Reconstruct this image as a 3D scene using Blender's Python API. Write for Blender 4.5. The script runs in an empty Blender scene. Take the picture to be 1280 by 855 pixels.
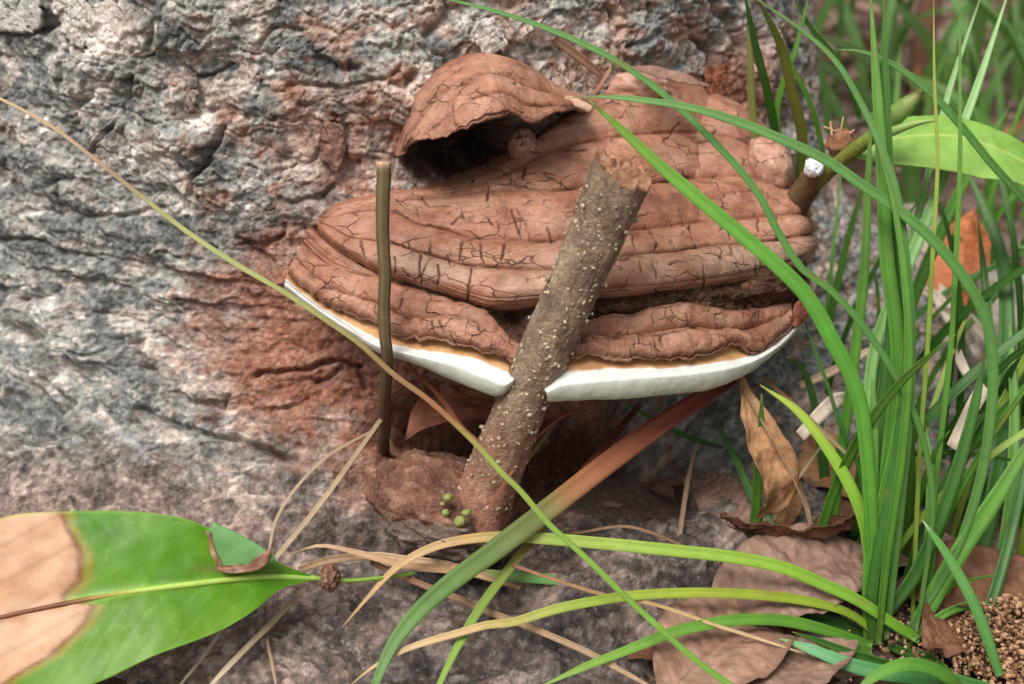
import bpy, math, random
import numpy as np
from mathutils import Vector

# ------------------------------------------------------------------ camera, sky, sun, exposure
scene = bpy.context.scene
COL = scene.collection
FPX = 1508.0                      # focal length in pixels of the 1280 px wide photograph
PITCH = math.radians(25.0)
CAM = np.array([0.0, 0.0, 0.38])
cam_data = bpy.data.cameras.new('camera')
cam_data.sensor_width = 36.0
cam_data.lens = 36.0 * FPX / 1280.0
cam_data.clip_start = 0.01
cam_data.clip_end = 200.0
cam_data.dof.use_dof = True
cam_data.dof.focus_distance = 0.575
cam_data.dof.aperture_fstop = 7.5
cam = bpy.data.objects.new('camera', cam_data)
COL.objects.link(cam)
cam.location = CAM
cam.rotation_euler = (math.pi / 2 - PITCH, 0, 0)
scene.camera = cam
scene.render.resolution_x, scene.render.resolution_y = 1024, 684

SUN_EL, SUN_AZ = math.radians(60), math.radians(215)     # azimuth clockwise from +Y
world = bpy.data.worlds.new('World')
scene.world = world
world.use_nodes = True
wn = world.node_tree
sky = wn.nodes.new('ShaderNodeTexSky')
sky.sky_type = 'NISHITA'
sky.sun_disc = False
sky.sun_elevation = SUN_EL
sky.sun_rotation = SUN_AZ
sky.dust_density = 4.0
sky.air_density = 1.0
hs = wn.nodes.new('ShaderNodeHueSaturation')
hs.inputs['Saturation'].default_value = 0.16            # overcast: a grey sky
wn.links.new(sky.outputs[0], hs.inputs['Color'])
wn.links.new(hs.outputs[0], wn.nodes['Background'].inputs['Color'])
wn.nodes['Background'].inputs['Strength'].default_value = 0.055
sun_data = bpy.data.lights.new('sun', 'SUN')
sun_data.energy = 1.5
sun_data.angle = math.radians(28)
sun_data.color = (1.0, 0.97, 0.93)
sun = bpy.data.objects.new('sun', sun_data)
COL.objects.link(sun)
sdir = Vector((math.sin(SUN_AZ) * math.cos(SUN_EL), math.cos(SUN_AZ) * math.cos(SUN_EL), math.sin(SUN_EL)))
sun.rotation_euler = sdir.to_track_quat('Z', 'Y').to_euler()
sun.location = sdir * 5
vs = scene.view_settings
vs.view_transform = 'Standard'
vs.look = 'None'
vs.gamma = 1.0
vs.use_curve_mapping = False
vs.exposure = 1.22

# ------------------------------------------------------------------ numeric helpers
cp, sp = math.cos(PITCH), math.sin(PITCH)
FW, RT, UP = np.array([0, cp, -sp]), np.array([1.0, 0, 0]), np.array([0, sp, cp])
rng = np.random.default_rng(7)
random.seed(7)

def P(px, py, d):
    """place a point by its bearing and its distance from the camera plane (metres)"""
    px, py, d = np.broadcast_arrays(np.asarray(px, float), np.asarray(py, float), np.asarray(d, float))
    return CAM + d[..., None] * (FW + ((px - 640) / FPX)[..., None] * RT + ((427.5 - py) / FPX)[..., None] * UP)

def proj(V):
    q = V - CAM
    d = q @ FW
    dd = np.maximum(d, 1e-3)
    return 640 + FPX * (q @ RT) / dd, 427.5 - FPX * (q @ UP) / dd, d

def ground_pt(px, py, h=0.0):
    dirv = FW + (px - 640) / FPX * RT + (427.5 - py) / FPX * UP
    k = (h - CAM[2]) / dirv[2]
    return CAM + k * dirv

def lin(c):
    c = np.asarray(c, float) / 255.0
    return np.where(c <= 0.04045, c / 12.92, ((c + 0.055) / 1.055) ** 2.4)

def smooth(a, b, x):
    t = np.clip((x - a) / (b - a), 0, 1)
    return t * t * (3 - 2 * t)

def nrm(v):
    return v / np.maximum(np.linalg.norm(v, axis=-1, keepdims=True), 1e-12)

def _hash(ix, iy, iz, seed):
    h = (ix * 374761393 + iy * 668265263 + iz * 2147483647 + seed * 1274126177) & 0xFFFFFFFF
    h = ((h ^ (h >> 13)) * 1274126177) & 0xFFFFFFFF
    h = (h ^ (h >> 16)) & 0xFFFFFFFF
    return h

def noise(p, seed=0):
    """gradient noise, about -1..1"""
    p = np.asarray(p, float)
    i = np.floor(p).astype(np.int64)
    f = p - i
    w = f * f * f * (f * (f * 6 - 15) + 10)
    res = 0
    for dx in (0, 1):
        wx = w[..., 0] if dx else 1 - w[..., 0]
        for dy in (0, 1):
            wy = w[..., 1] if dy else 1 - w[..., 1]
            for dz in (0, 1):
                wz = w[..., 2] if dz else 1 - w[..., 2]
                h = _hash(i[..., 0] + dx, i[..., 1] + dy, i[..., 2] + dz, seed)
                gx = ((h & 1023) / 511.5 - 1)
                gy = (((h >> 10) & 1023) / 511.5 - 1)
                gz = (((h >> 20) & 1023) / 511.5 - 1)
                res = res + wx * wy * wz * (gx * (f[..., 0] - dx) + gy * (f[..., 1] - dy) + gz * (f[..., 2] - dz))
    return res * 1.25

def fbm(p, octaves=4, seed=0, gain=0.5, ridged=False):
    a, s, tot = 1.0, 0, 0.0
    for o in range(octaves):
        n = noise(p, seed + o * 17)
        if ridged:
            n = 1 - 2 * np.abs(n)
        s = s + a * n
        tot += a
        a *= gain
        p = p * 2.03 + 3.7
    return s / tot

def voronoi2(x, y, seed=0):
    """returns F2-F1 and a random value of the nearest cell"""
    ix, iy = np.floor(x).astype(np.int64), np.floor(y).astype(np.int64)
    f1 = np.full(x.shape, 9.0); f2 = np.full(x.shape, 9.0); idv = np.zeros(x.shape)
    for dx in (-1, 0, 1):
        for dy in (-1, 0, 1):
            h = _hash(ix + dx, iy + dy, np.zeros_like(ix), seed)
            cx = ix + dx + (h & 1023) / 1023.0
            cy = iy + dy + ((h >> 10) & 1023) / 1023.0
            dd = np.hypot(cx - x, cy - y)
            near = dd < f1
            f2 = np.where(near, f1, np.minimum(f2, dd))
            idv = np.where(near, ((h >> 20) & 1023) / 1023.0, idv)
            f1 = np.where(near, dd, f1)
    return f2 - f1, idv

def polydist(px, py, pts, reach):
    """distance in photo pixels to a polyline (large where out of reach)"""
    out = np.full(px.shape, 1e3)
    pts = np.asarray(pts, float)
    lo, hi = pts.min(0) - reach, pts.max(0) + reach
    m = (px > lo[0]) & (px < hi[0]) & (py > lo[1]) & (py < hi[1])
    if not m.any():
        return out
    x, y = px[m], py[m]
    best = np.full(x.shape, 1e3)
    for a, b in zip(pts[:-1], pts[1:]):
        ab = b - a
        t = np.clip(((x - a[0]) * ab[0] + (y - a[1]) * ab[1]) / max(ab @ ab, 1e-9), 0, 1)
        best = np.minimum(best, np.hypot(x - a[0] - t * ab[0], y - a[1] - t * ab[1]))
    out[m] = best
    return out

def catmull(pts, n):
    """smooth resample of a polyline by chord length"""
    pts = np.asarray(pts, float)
    if len(pts) == 2:
        t = np.linspace(0, 1, n)[:, None]
        return pts[0] * (1 - t) + pts[1] * t
    L = np.concatenate([[0], np.cumsum(np.linalg.norm(np.diff(pts, axis=0), axis=1) + 1e-9)])
    L /= L[-1]
    m = np.zeros_like(pts)
    m[1:-1] = (pts[2:] - pts[:-2]) / (L[2:] - L[:-2])[:, None]
    m[0] = (pts[1] - pts[0]) / (L[1] - L[0]); m[-1] = (pts[-1] - pts[-2]) / (L[-1] - L[-2])
    t = np.linspace(0, 1, n)
    k = np.clip(np.searchsorted(L, t, side='right') - 1, 0, len(pts) - 2)
    h = (L[k + 1] - L[k])[:, None]
    s = ((t - L[k])[:, None]) / h
    return ((2 * s**3 - 3 * s**2 + 1) * pts[k] + (s**3 - 2 * s**2 + s) * h * m[k]
            + (-2 * s**3 + 3 * s**2) * pts[k + 1] + (s**3 - s**2) * h * m[k + 1])

def grad(stops, t):
    """piecewise linear colour ramp, stops = [(t, sRGB)]"""
    t = np.asarray(t, float)
    xs = [s[0] for s in stops]
    cs = np.array([lin(s[1]) for s in stops])
    return np.stack([np.interp(t, xs, cs[:, k]) for k in range(3)], -1)

# ------------------------------------------------------------------ mesh and object helpers
def tag(o, label=None, category=None, group=None, kind=None):
    if label: o['label'] = label
    if category: o['category'] = category
    if group: o['group'] = group
    if kind: o['kind'] = kind
    return o

def empty(name, loc, label=None, category=None, group=None):
    o = bpy.data.objects.new(name, None)
    o.empty_display_size = 0.01
    o.location = Vector([float(v) for v in loc])
    COL.objects.link(o)
    return tag(o, label, category, group)

def mesh_obj(name, V, F, mat, parent=None, col=None, uv=None, flat=False, loc=None):
    """V (n,3) in world space, F (m,k) quads or tris; col (n,3) linear colours; origin at loc or the parent's"""
    V = np.ascontiguousarray(V, dtype=np.float64).reshape(-1, 3)
    off = np.zeros(3)
    if parent is not None:
        p = parent
        while p is not None:
            off += np.array(p.location); p = p.parent
    elif loc is not None:
        off = np.asarray(loc, float)
    me = bpy.data.meshes.new(name)
    Fs = F if isinstance(F, list) else [F]
    Fs = [np.asarray(f, np.int64) for f in Fs if len(f)]
    me.vertices.add(len(V))
    me.vertices.foreach_set('co', (V - off).astype(np.float32).ravel())
    nl = sum(f.size for f in Fs); nf = sum(len(f) for f in Fs)
    me.loops.add(nl); me.polygons.add(nf)
    idx = np.concatenate([f.ravel() for f in Fs]).astype(np.int32)
    me.loops.foreach_set('vertex_index', idx)
    tot = np.concatenate([np.full(len(f), f.shape[1], np.int32) for f in Fs])
    start = np.concatenate([[0], np.cumsum(tot)[:-1]]).astype(np.int32)
    me.polygons.foreach_set('loop_start', start)
    me.polygons.foreach_set('loop_total', tot)
    me.polygons.foreach_set('use_smooth', np.full(nf, not flat))
    me.update(calc_edges=True)
    if col is not None:
        a = me.attributes.new('Col', 'FLOAT_COLOR', 'POINT')
        c4 = np.ones((len(V), 4), np.float32); c4[:, :3] = np.clip(np.asarray(col).reshape(-1, 3), 0, 1)
        a.data.foreach_set('color', c4.ravel())
    if uv is not None:
        l = me.uv_layers.new(name='UVMap')
        l.data.foreach_set('uv', np.asarray(uv, np.float32).reshape(-1, 2)[idx].ravel())
    me.materials.append(mat)
    o = bpy.data.objects.new(name, me)
    COL.objects.link(o)
    if parent is not None:
        o.parent = parent
    elif loc is not None:
        o.location = Vector([float(v) for v in loc])
    return o

def grid_faces(nu, nv, wrap_v=False, flip=False):
    i = np.arange(nu - 1)[:, None]
    j = np.arange(nv if wrap_v else nv - 1)[None, :]
    j2 = (j + 1) % nv
    f = np.stack([i * nv + j, (i + 1) * nv + j, (i + 1) * nv + j2, i * nv + j2], -1).reshape(-1, 4)
    return f[:, ::-1] if flip else f

def grid_normals(G):
    du = np.gradient(G, axis=0); dv = np.gradient(G, axis=1)
    return nrm(np.cross(du, dv))

# ------------------------------------------------------------------ materials
def material(name, rough=0.8, spec=0.3, var=0.25, var_scale=400, bump=0.3, bump_scale=900, bump_dist=0.0006,
             speck=None, trans=0.0, streak=0.0, crack=None, sss=0.0, aniso=(1, 1, 1), second=None):
    """principled surface driven by the mesh's own colour ('Col') with fine procedural grain and relief"""
    m = bpy.data.materials.new(name)
    m.use_nodes = True
    nt = m.node_tree
    N, L = nt.nodes, nt.links
    bs = N['Principled BSDF']
    out = N['Material Output']
    at = N.new('ShaderNodeAttribute'); at.attribute_name = 'Col'
    tc = N.new('ShaderNodeTexCoord')
    mp = N.new('ShaderNodeMapping'); mp.inputs['Scale'].default_value = aniso
    L.new(tc.outputs['Object'], mp.inputs['Vector'])
    def tex(scale, detail=6, rough_=0.6):
        n = N.new('ShaderNodeTexNoise'); n.inputs['Scale'].default_value = scale
        n.inputs['Detail'].default_value = detail; n.inputs['Roughness'].default_value = rough_
        L.new(mp.outputs[0], n.inputs['Vector'])
        return n.outputs[0]
    def rng_(src, a, b, c, d):
        r = N.new('ShaderNodeMapRange')
        for k, v in zip(('From Min', 'From Max', 'To Min', 'To Max'), (a, b, c, d)):
            r.inputs[k].default_value = v
        L.new(src, r.inputs['Value'])
        return r.outputs[0]
    def mul(col, fac_socket):
        x = N.new('ShaderNodeMix'); x.data_type = 'RGBA'; x.blend_type = 'MULTIPLY'
        x.inputs['Factor'].default_value = 1
        L.new(col, x.inputs['A']); L.new(fac_socket, x.inputs['B'])
        return x.outputs['Result']
    def mixc(fac, a, b):
        x = N.new('ShaderNodeMix'); x.data_type = 'RGBA'
        L.new(fac, x.inputs['Factor']); L.new(a, x.inputs['A'])
        if isinstance(b, tuple): x.inputs['B'].default_value = b
        else: L.new(b, x.inputs['B'])
        return x.outputs['Result']
    c = at.outputs['Color']
    c = mul(c, rng_(tex(var_scale), 0.25, 0.75, 1 - var, 1 + var))
    if second is not None:                                  # coarser tint clouds
        sc, colr, lo, hi, amt = second
        c = mixc(rng_(tex(sc, 5), lo, hi, 0, amt), c, tuple(lin(colr)) + (1,))
    if speck is not None:                                   # pale or dark flecks
        sc, colr, lo, hi, amt = speck
        c = mixc(rng_(tex(sc, 3), lo, hi, 0, amt), c, tuple(lin(colr)) + (1,))
    height = tex(bump_scale, 5)
    if streak > 0:                                          # lengthwise veins of a blade
        uvn = N.new('ShaderNodeUVMap')
        sx = N.new('ShaderNodeSeparateXYZ'); L.new(uvn.outputs[0], sx.inputs[0])
        w = N.new('ShaderNodeMath'); w.operation = 'MULTIPLY'; w.inputs[1].default_value = 44.0
        L.new(sx.outputs[0], w.inputs[0])
        s = N.new('ShaderNodeMath'); s.operation = 'SINE'; L.new(w.outputs[0], s.inputs[0])
        c = mul(c, rng_(s.outputs[0], -1, 1, 1 - streak, 1 + streak))
        a = N.new('ShaderNodeMath'); a.operation = 'MULTIPLY_ADD'; a.inputs[1].default_value = 0.4
        L.new(s.outputs[0], a.inputs[0]); L.new(height, a.inputs[2]); height = a.outputs[0]
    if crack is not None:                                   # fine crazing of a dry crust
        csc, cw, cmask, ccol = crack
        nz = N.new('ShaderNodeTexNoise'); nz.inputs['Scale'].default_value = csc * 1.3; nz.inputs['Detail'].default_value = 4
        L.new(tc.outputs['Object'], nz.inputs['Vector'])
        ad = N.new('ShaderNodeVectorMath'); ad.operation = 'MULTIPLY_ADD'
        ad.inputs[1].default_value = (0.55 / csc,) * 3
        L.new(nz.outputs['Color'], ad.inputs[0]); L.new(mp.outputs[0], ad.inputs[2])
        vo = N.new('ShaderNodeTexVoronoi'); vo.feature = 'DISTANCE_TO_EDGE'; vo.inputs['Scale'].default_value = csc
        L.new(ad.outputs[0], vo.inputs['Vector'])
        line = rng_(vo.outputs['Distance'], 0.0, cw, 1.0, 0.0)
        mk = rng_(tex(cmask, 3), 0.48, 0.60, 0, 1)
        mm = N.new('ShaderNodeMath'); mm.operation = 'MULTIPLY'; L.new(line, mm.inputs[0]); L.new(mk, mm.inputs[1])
        c = mixc(mm.outputs[0], c, tuple(lin(ccol)) + (1,))  # shade in the fine cracks mixed into the colour
        a = N.new('ShaderNodeMath'); a.operation = 'MULTIPLY_ADD'; a.inputs[1].default_value = -1.2
        L.new(mm.outputs[0], a.inputs[0]); L.new(height, a.inputs[2]); height = a.outputs[0]
    L.new(c, bs.inputs['Base Color'])
    bs.inputs['Roughness'].default_value = rough
    bs.inputs['Specular IOR Level'].default_value = spec
    if sss > 0:
        bs.inputs['Subsurface Weight'].default_value = sss
        bs.inputs['Subsurface Radius'].default_value = (0.004, 0.003, 0.002)
        bs.inputs['Subsurface Scale'].default_value = 0.5
    if bump > 0:
        bp = N.new('ShaderNodeBump'); bp.inputs['Strength'].default_value = bump
        bp.inputs['Distance'].default_value = bump_dist
        L.new(height, bp.inputs['Height']); L.new(bp.outputs[0], bs.inputs['Normal'])
    if trans > 0:
        t = N.new('ShaderNodeBsdfTranslucent'); L.new(c, t.inputs['Color'])
        mx = N.new('ShaderNodeMixShader'); mx.inputs[0].default_value = trans
        L.new(bs.outputs[0], mx.inputs[1]); L.new(t.outputs[0], mx.inputs[2]); L.new(mx.outputs[0], out.inputs['Surface'])
    return m

M_BARK = material('bark', 0.88, 0.22, 0.36, 420, 1.0, 480, 0.0022, speck=(330, (224, 216, 204), 0.58, 0.74, 0.26))
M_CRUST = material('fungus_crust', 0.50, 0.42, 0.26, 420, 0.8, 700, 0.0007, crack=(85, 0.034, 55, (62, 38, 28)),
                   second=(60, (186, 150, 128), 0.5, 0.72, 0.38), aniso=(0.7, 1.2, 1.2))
M_RIM = material('fungus_rim', 0.55, 0.3, 0.06, 260, 0.25, 700, 0.0003, speck=(900, (70, 55, 40), 0.70, 0.74, 0.6), sss=0.15)
M_FLESH = material('fungus_flesh', 0.95, 0.1, 0.35, 500, 1.0, 700, 0.0012)
M_STUMP = material('stump_bark', 0.85, 0.2, 0.36, 420, 1.0, 600, 0.0012)
M_CUT = material('cut_wood', 0.9, 0.15, 0.2, 500, 0.9, 1200, 0.0008)
M_PLAIN = material('plain', 0.7, 0.3, 0.12, 500, 0.3, 900, 0.0003)
M_GRASS = material('grass_blade', 0.42, 0.45, 0.10, 160, 0.35, 500, 0.0002, trans=0.30, streak=0.10)
M_STRAW = material('straw', 0.7, 0.3, 0.18, 220, 0.5, 500, 0.0003, trans=0.10, streak=0.14)
M_GREEN = material('green_leaf', 0.42, 0.3, 0.12, 90, 0.4, 260, 0.0005, trans=0.14, speck=(260, (150, 170, 70), .64, .72, .35))
M_DEAD = material('dead_leaf', 0.72, 0.3, 0.26, 140, 0.9, 350, 0.0008, trans=0.12,
                  speck=(420, (80, 58, 44), 0.63, 0.70, 0.45))
M_SOIL = material('soil', 0.95, 0.1, 0.4, 260, 1.0, 320, 0.004, speck=(150, (196, 170, 154), 0.58, 0.70, 0.5))
M_SAP = material('white_sap', 0.4, 0.5, 0.04, 600, 0.5, 900, 0.0005)

# ------------------------------------------------------------------ the ground
def ground_h(x, y):
    p = np.stack([x, y, np.zeros_like(x)], -1)
    return 0.010 * fbm(p * 7, 4, 5) + 0.003 * fbm(p * 45, 3, 9) - 0.004

def make_ground():
    def axis(a, b, n, far):
        core = np.linspace(a, b, n)
        k = np.geomspace(0.02, far, 24)
        return np.concatenate([a - k[::-1], core, b + k])
    xs, ys = axis(-0.4, 1.4, 300, 60), axis(0.25, 2.6, 330, 60)
    X, Y = np.meshgrid(xs, ys, indexing='ij')
    Z = ground_h(X, Y)
    G = np.stack([X, Y, Z], -1)
    n1 = fbm(G * 9, 4, 31); n2 = fbm(G * 40, 4, 32)
    c = lin((92, 72, 60)) * (1 + 0.5 * n2)[..., None]
    w = smooth(-0.1, 0.35, n1)[..., None]
    c = c * (1 - w) + lin((164, 140, 128)) * (1 + 0.35 * n2)[..., None] * w
    dk = smooth(0.10, 0.35, fbm(G * 18, 3, 37))[..., None]
    c = c * (1 - 0.6 * dk) + lin((74, 56, 46)) * 0.6 * dk
    o = mesh_obj('ground', G, grid_faces(len(xs), len(ys)), M_SOIL, col=c)
    tag(o, 'bare brown and pinkish soil beside the trunk', kind='structure')
make_ground()

# ------------------------------------------------------------------ the trunk
TCX, TCY, TR = -0.10, 0.93, 0.30
def flare(z, th):
    zz = np.maximum(z, -0.03)
    base = 0.10 * np.exp(-zz / 0.03) + 0.08 * np.exp(-zz / 0.12)
    p = np.stack([th * 1.6, z * 2, np.zeros_like(z)], -1)
    return base * (1 + 0.25 * noise(p, 71)) + 0.05 * np.exp(-((th - 1.25) / 0.3) ** 2) * np.exp(-zz / 0.10)
def trunk_r(z, th):
    return TR + flare(z, th) - 0.03 * np.maximum(z - 0.3, 0)

def trunk_d(px, py, inset=0.0):
    """distance along the view axis to the trunk's base surface (capped where the ray misses)"""
    px, py = np.asarray(px, float), np.asarray(py, float)
    d = np.full(px.shape, 0.45)
    for _ in range(160):
        Q = P(px, py, d)
        r = np.hypot(Q[..., 0] - TCX, Q[..., 1] - TCY)
        th = np.arctan2(Q[..., 0] - TCX, -(Q[..., 1] - TCY))
        d = np.where(r > trunk_r(Q[..., 2], th), d + 0.0025, d)
    lo, hi = d - 0.0025, d
    for _ in range(9):
        d = (lo + hi) / 2
        Q = P(px, py, d)
        th = np.arctan2(Q[..., 0] - TCX, -(Q[..., 1] - TCY))
        out = np.hypot(Q[..., 0] - TCX, Q[..., 1] - TCY) > trunk_r(Q[..., 2], th)
        lo, hi = np.where(out, d, lo), np.where(out, hi, d)
    return np.minimum(d, 0.76) + inset

TRUNK = empty('tree_trunk', (TCX, TCY, 0), 'thick old tree trunk with grey bark and a red dusted patch around the bracket fungus', 'tree trunk')

BARK_CRACKS = [  # (polyline, half width px, depth mm)
    ([(0, 38), (30, 42), (58, 36), (70, 30)], 4, 7), ([(58, 4), (62, 14), (64, 26)], 8, 12),
    ([(98, 0), (104, 12), (114, 26), (112, 44), (104, 58)], 2, 3), ([(75, 35), (90, 55), (108, 62)], 2, 3),
    ([(200, 28), (197, 50), (193, 68), (182, 72)], 3.5, 7), ([(228, 86), (246, 100), (262, 96), (282, 78)], 2.5, 5),
    ([(232, 132), (240, 138), (243, 118)], 4, 7), ([(282, 160), (276, 178), (268, 198), (252, 218), (244, 238)], 3.5, 8),
    ([(118, 190), (128, 168), (150, 148), (168, 112), (172, 98)], 3, 6), ([(93, 138), (105, 126), (120, 122)], 3, 5),
    ([(60, 232), (80, 226), (92, 218)], 3, 5), ([(130, 112), (150, 118), (166, 118)], 3, 4),
    ([(0, 300), (20, 298), (60, 306), (100, 320), (125, 326)], 3, 5), ([(30, 262), (90, 270), (150, 272), (200, 262)], 3, 4),
    ([(30, 376), (55, 370), (72, 356)], 4, 6), ([(0, 410), (22, 410), (44, 420), (60, 440)], 5, 7),
    ([(0, 345), (10, 352), (6, 372)], 5, 7),
    ([(8, 510), (30, 496), (52, 500), (60, 526), (58, 552)], 14, 14), ([(60, 480), (92, 505), (78, 520)], 6, 7),
    ([(172, 508), (192, 522), (240, 536), (262, 546), (300, 552), (330, 560), (352, 572), (372, 574)], 3.5, 10),
    ([(330, 468), (380, 462), (420, 452), (456, 456)], 3, 8), ([(396, 480), (416, 466), (430, 460)], 2.5, 4),
    ([(250, 500), (282, 512), (292, 496)], 2.5, 4), ([(320, 514), (366, 510), (390, 500)], 2.5, 3),
    ([(300, 300), (330, 306), (350, 296), (356, 280)], 3, 5), ([(310, 306), (336, 326), (352, 344)], 4, 5),
    ([(450, 456), (456, 474), (458, 486)], 3, 5),
    ([(846, -5), (858, 20), (872, 48), (884, 66), (890, 96)], 5, 9), ([(886, -5), (900, 16), (912, 36), (922, 58)], 5, 9),
    ([(762, 10), (768, 16), (770, 22)], 4, 8), ([(780, 58), (800, 54), (816, 44)], 3, 4), ([(800, 70), (806, 80)], 4, 5),
    ([(940, 40), (938, 90), (940, 132)], 5, 7), ([(965, 40), (985, 60), (990, 90)], 4, 6),
    ([(395, 70), (420, 84), (445, 86)], 4, 6), ([(415, 146), (424, 150), (430, 176), (432, 196)], 3, 5),
    ([(398, 192), (410, 170), (418, 150)], 3, 4), ([(425, 185), (432, 200), (448, 202)], 3, 4),
    ([(490, 104), (505, 106), (516, 92)], 5, 7), ([(536, 44), (548, 30), (560, 18)], 6, 7), ([(360, 250), (392, 248), (420, 236)], 4, 5),
    ([(360, 110), (400, 104), (440, 108), (480, 100)], 3, 4), ([(320, 60), (332, 40), (350, 32), (372, 36)], 3, 5),
]
BARK_BUMPS = [  # px, py, rx, ry, height mm
    (150, 40, 60, 40, 4), (30, 20, 36, 22, 5), (232, 118, 14, 26, 8), (252, 182, 30, 26, 8), (112, 172, 20, 40, 5),
    (180, 160, 55, 40, 4), (270, 140, 40, 40, 3), (40, 190, 50, 40, 4), (330, 190, 26, 30, 4), (95, 440, 30, 24, 7),
    (40, 460, 26, 24, 5), (30, 400, 24, 18, 5), (70, 400, 24, 16, 5), (190, 440, 22, 14, 3), (75, 490, 18, 14, 7),
    (120, 590, 120, 50, 8), (300, 470, 90, 30, 4), (330, 530, 90, 28, 4), (230, 590, 90, 28, 5), (610, 45, 34, 28, 4),
    (700, 30, 60, 36, 4), (800, 60, 40, 40, 4), (920, 110, 36, 34, 6), (640, 800, 120, 50, 6), (740, 740, 70, 60, 8),
    (330, 830, 90, 40, 5), (480, 780, 60, 40, 4), (405, 650, 10, 30, 4), (430, 560, 40, 40, 5), (820, 640, 60, 60, -10),
    (420, 612, 34, 14, -7), (380, 600, 30, 10, 4), (960, 60, 30, 60, 5), (740, 40, 30, 20, -3),
    (585, 195, 64, 30, -55), (630, 178, 26, 24, -40), (690, 565, 140, 55, -60), (560, 535, 80, 40, -45), (840, 565, 75, 55, -50),
    (560, 740, 60, 24, 3), (500, 610, 40, 30, -8), (425, 690, 40, 12, -10), (640, 760, 50, 16, -8), (850, 840, 60, 30, -14), (700, 700, 60, 12, -8), (470, 690, 30, 10, -9),
]

def make_bark():
    nth, nz = 1150, 700
    th = np.concatenate([np.linspace(-180, -58, 40)[:-1], np.linspace(-58, 92, nth), np.linspace(92, 180, 30)[1:]]) * math.pi / 180
    zf = np.linspace(-0.03, 0.34, 4000)
    rr = trunk_r(zf, np.zeros_like(zf))
    arc = np.concatenate([[0], np.cumsum(np.hypot(np.diff(zf), np.diff(rr)))])
    zz = np.interp(np.linspace(0, arc[-1], nz), arc, zf)
    zz = np.concatenate([zz, np.linspace(0.36, 2.6, 40)])
    TH, Z = np.meshgrid(th, zz, indexing='ij')
    R = trunk_r(Z, TH)
    G = np.stack([TCX + R * np.sin(TH), TCY - R * np.cos(TH), Z], -1)
    N = grid_normals(G)
    if (N[len(th) // 2, 300] @ np.array([0, -1, 0.2])) < 0: N = -N
    px, py, d = proj(G)
    face = ((G - CAM) * N).sum(-1) < 0
    px = np.where(face, px, -5000)
    # zones of the bark
    dust = np.exp(-(((px - 440) / 240) ** 2 + ((py - 410) / 170) ** 2) ** 1.2)
    dust = np.maximum(dust, 0.95 * np.exp(-(((px - 620) / 260) ** 2 + ((py - 560) / 110) ** 2) ** 2))
    dust = np.maximum(dust, 0.75 * np.exp(-(((px - 930) / 50) ** 2 + ((py - 100) / 80) ** 2) ** 2))
    dust = np.maximum(dust, 0.62 * np.exp(-(((px - 420) / 110) ** 2 + ((py - 165) / 110) ** 2) ** 2))
    n_m = fbm(G * np.array([30, 30, 55]), 4, 3)
    n_f = fbm(G * 140, 4, 4)
    n_h = fbm(G * np.array([26, 26, 150.0]), 4, 8)
    dustn = smooth(0.22, 0.92, dust + 0.42 * n_m + 0.26 * n_f + 0.22 * n_h)
    low = smooth(500, 640, py + 60 * n_m - 0.05 * px)                # smoother, weathered root
    root = smooth(560, 700, py)
    rough = np.clip(1 - 0.45 * dust, 0.4, 1) * (1 - 0.25 * low)
    # relief
    h = 0.010 * fbm(G * 10, 3, 11) + 0.007 * fbm(G * 30, 4, 12, ridged=True) * root
    def terrace(x, k):
        y = x * k; f = np.floor(y)
        return (f + smooth(0.72, 1.0, y - f)) / k, f
    wrp = G + 0.006 * np.stack([noise(G * 60, 91), noise(G * 60, 92), noise(G * 60, 93)], -1)
    t1, lv1 = terrace(fbm(wrp * np.array([15, 15, 30.0]), 4, 94), 7)
    t2, lv2 = terrace(fbm(wrp * np.array([13, 13, 75.0]), 4, 95), 6)
    up_ = 1 - smooth(210, 330, py)
    ter = up_ * t1 + (1 - up_) * t2 * 0.8
    lev = np.where(up_ > 0.5, lv1, lv2)
    h += 0.016 * ter * (1 - 0.35 * dust)
    h += 0.0020 * rough * fbm(G * np.array([30, 30, 62.0]), 5, 13, ridged=True, gain=0.6)
    h += 0.0022 * fbm(G * np.array([34, 34, 170.0]), 4, 15, ridged=True) * smooth(230, 330, py)
    wx = TH * 0.32 * 46 + 1.3 * fbm(G * 40, 3, 21)
    wz = Z * 70 + 1.3 * fbm(G * 40, 3, 22)
    e, cid = voronoi2(wx, wz, 5)
    plate = np.clip(1.1 - 0.9 * smooth(180, 300, py) - 0.3 * dust, 0, 1)
    h += plate * (0.0024 * (cid - 0.5) - 0.0018 * np.exp(-(e / 0.06) ** 2))
    e2, cid2 = voronoi2(wx * 3.1 + 5, wz * 2.6, 6)
    h += (0.4 + 0.6 * rough) * (0.0011 * (cid2 - 0.5) - 0.0008 * np.exp(-(e2 / 0.10) ** 2))
    h += 0.0020 * n_f + 0.0013 * fbm(G * 420, 3, 18) * (0.6 + 0.6 * rough)
    h += 0.0016 * smooth(0.15, 0.5, fbm(G * 95, 3, 19)) * rough       # nodules
    wobx, woby = px + 5 * noise(G * 120, 41) + 8 * noise(G * 45, 42), py + 5 * noise(G * 120, 43) + 6 * noise(G * 45, 44)
    for pts, w, dep in BARK_CRACKS:
        q = polydist(wobx, woby, pts, w * 3 + 4)
        h -= dep * 0.001 * np.exp(-(q / w) ** 2)
    for bx, by, rx, ry, hh in BARK_BUMPS:
        h += hh * 0.001 * np.exp(-((((wobx - bx) / rx) ** 2 + ((woby - by) / ry) ** 2)) ** 1.5)
    h = np.where(face, h, 0.006 * fbm(G * 11, 3, 11))
    G2 = G + N * h[..., None]
    # colours of the bark itself
    n_c = fbm(G * np.array([24, 24, 44.0]) + 9, 5, 51)
    n_p = fbm(G * 75 + 4, 4, 52)
    n_s = fbm(G * 260, 3, 53)
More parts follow.
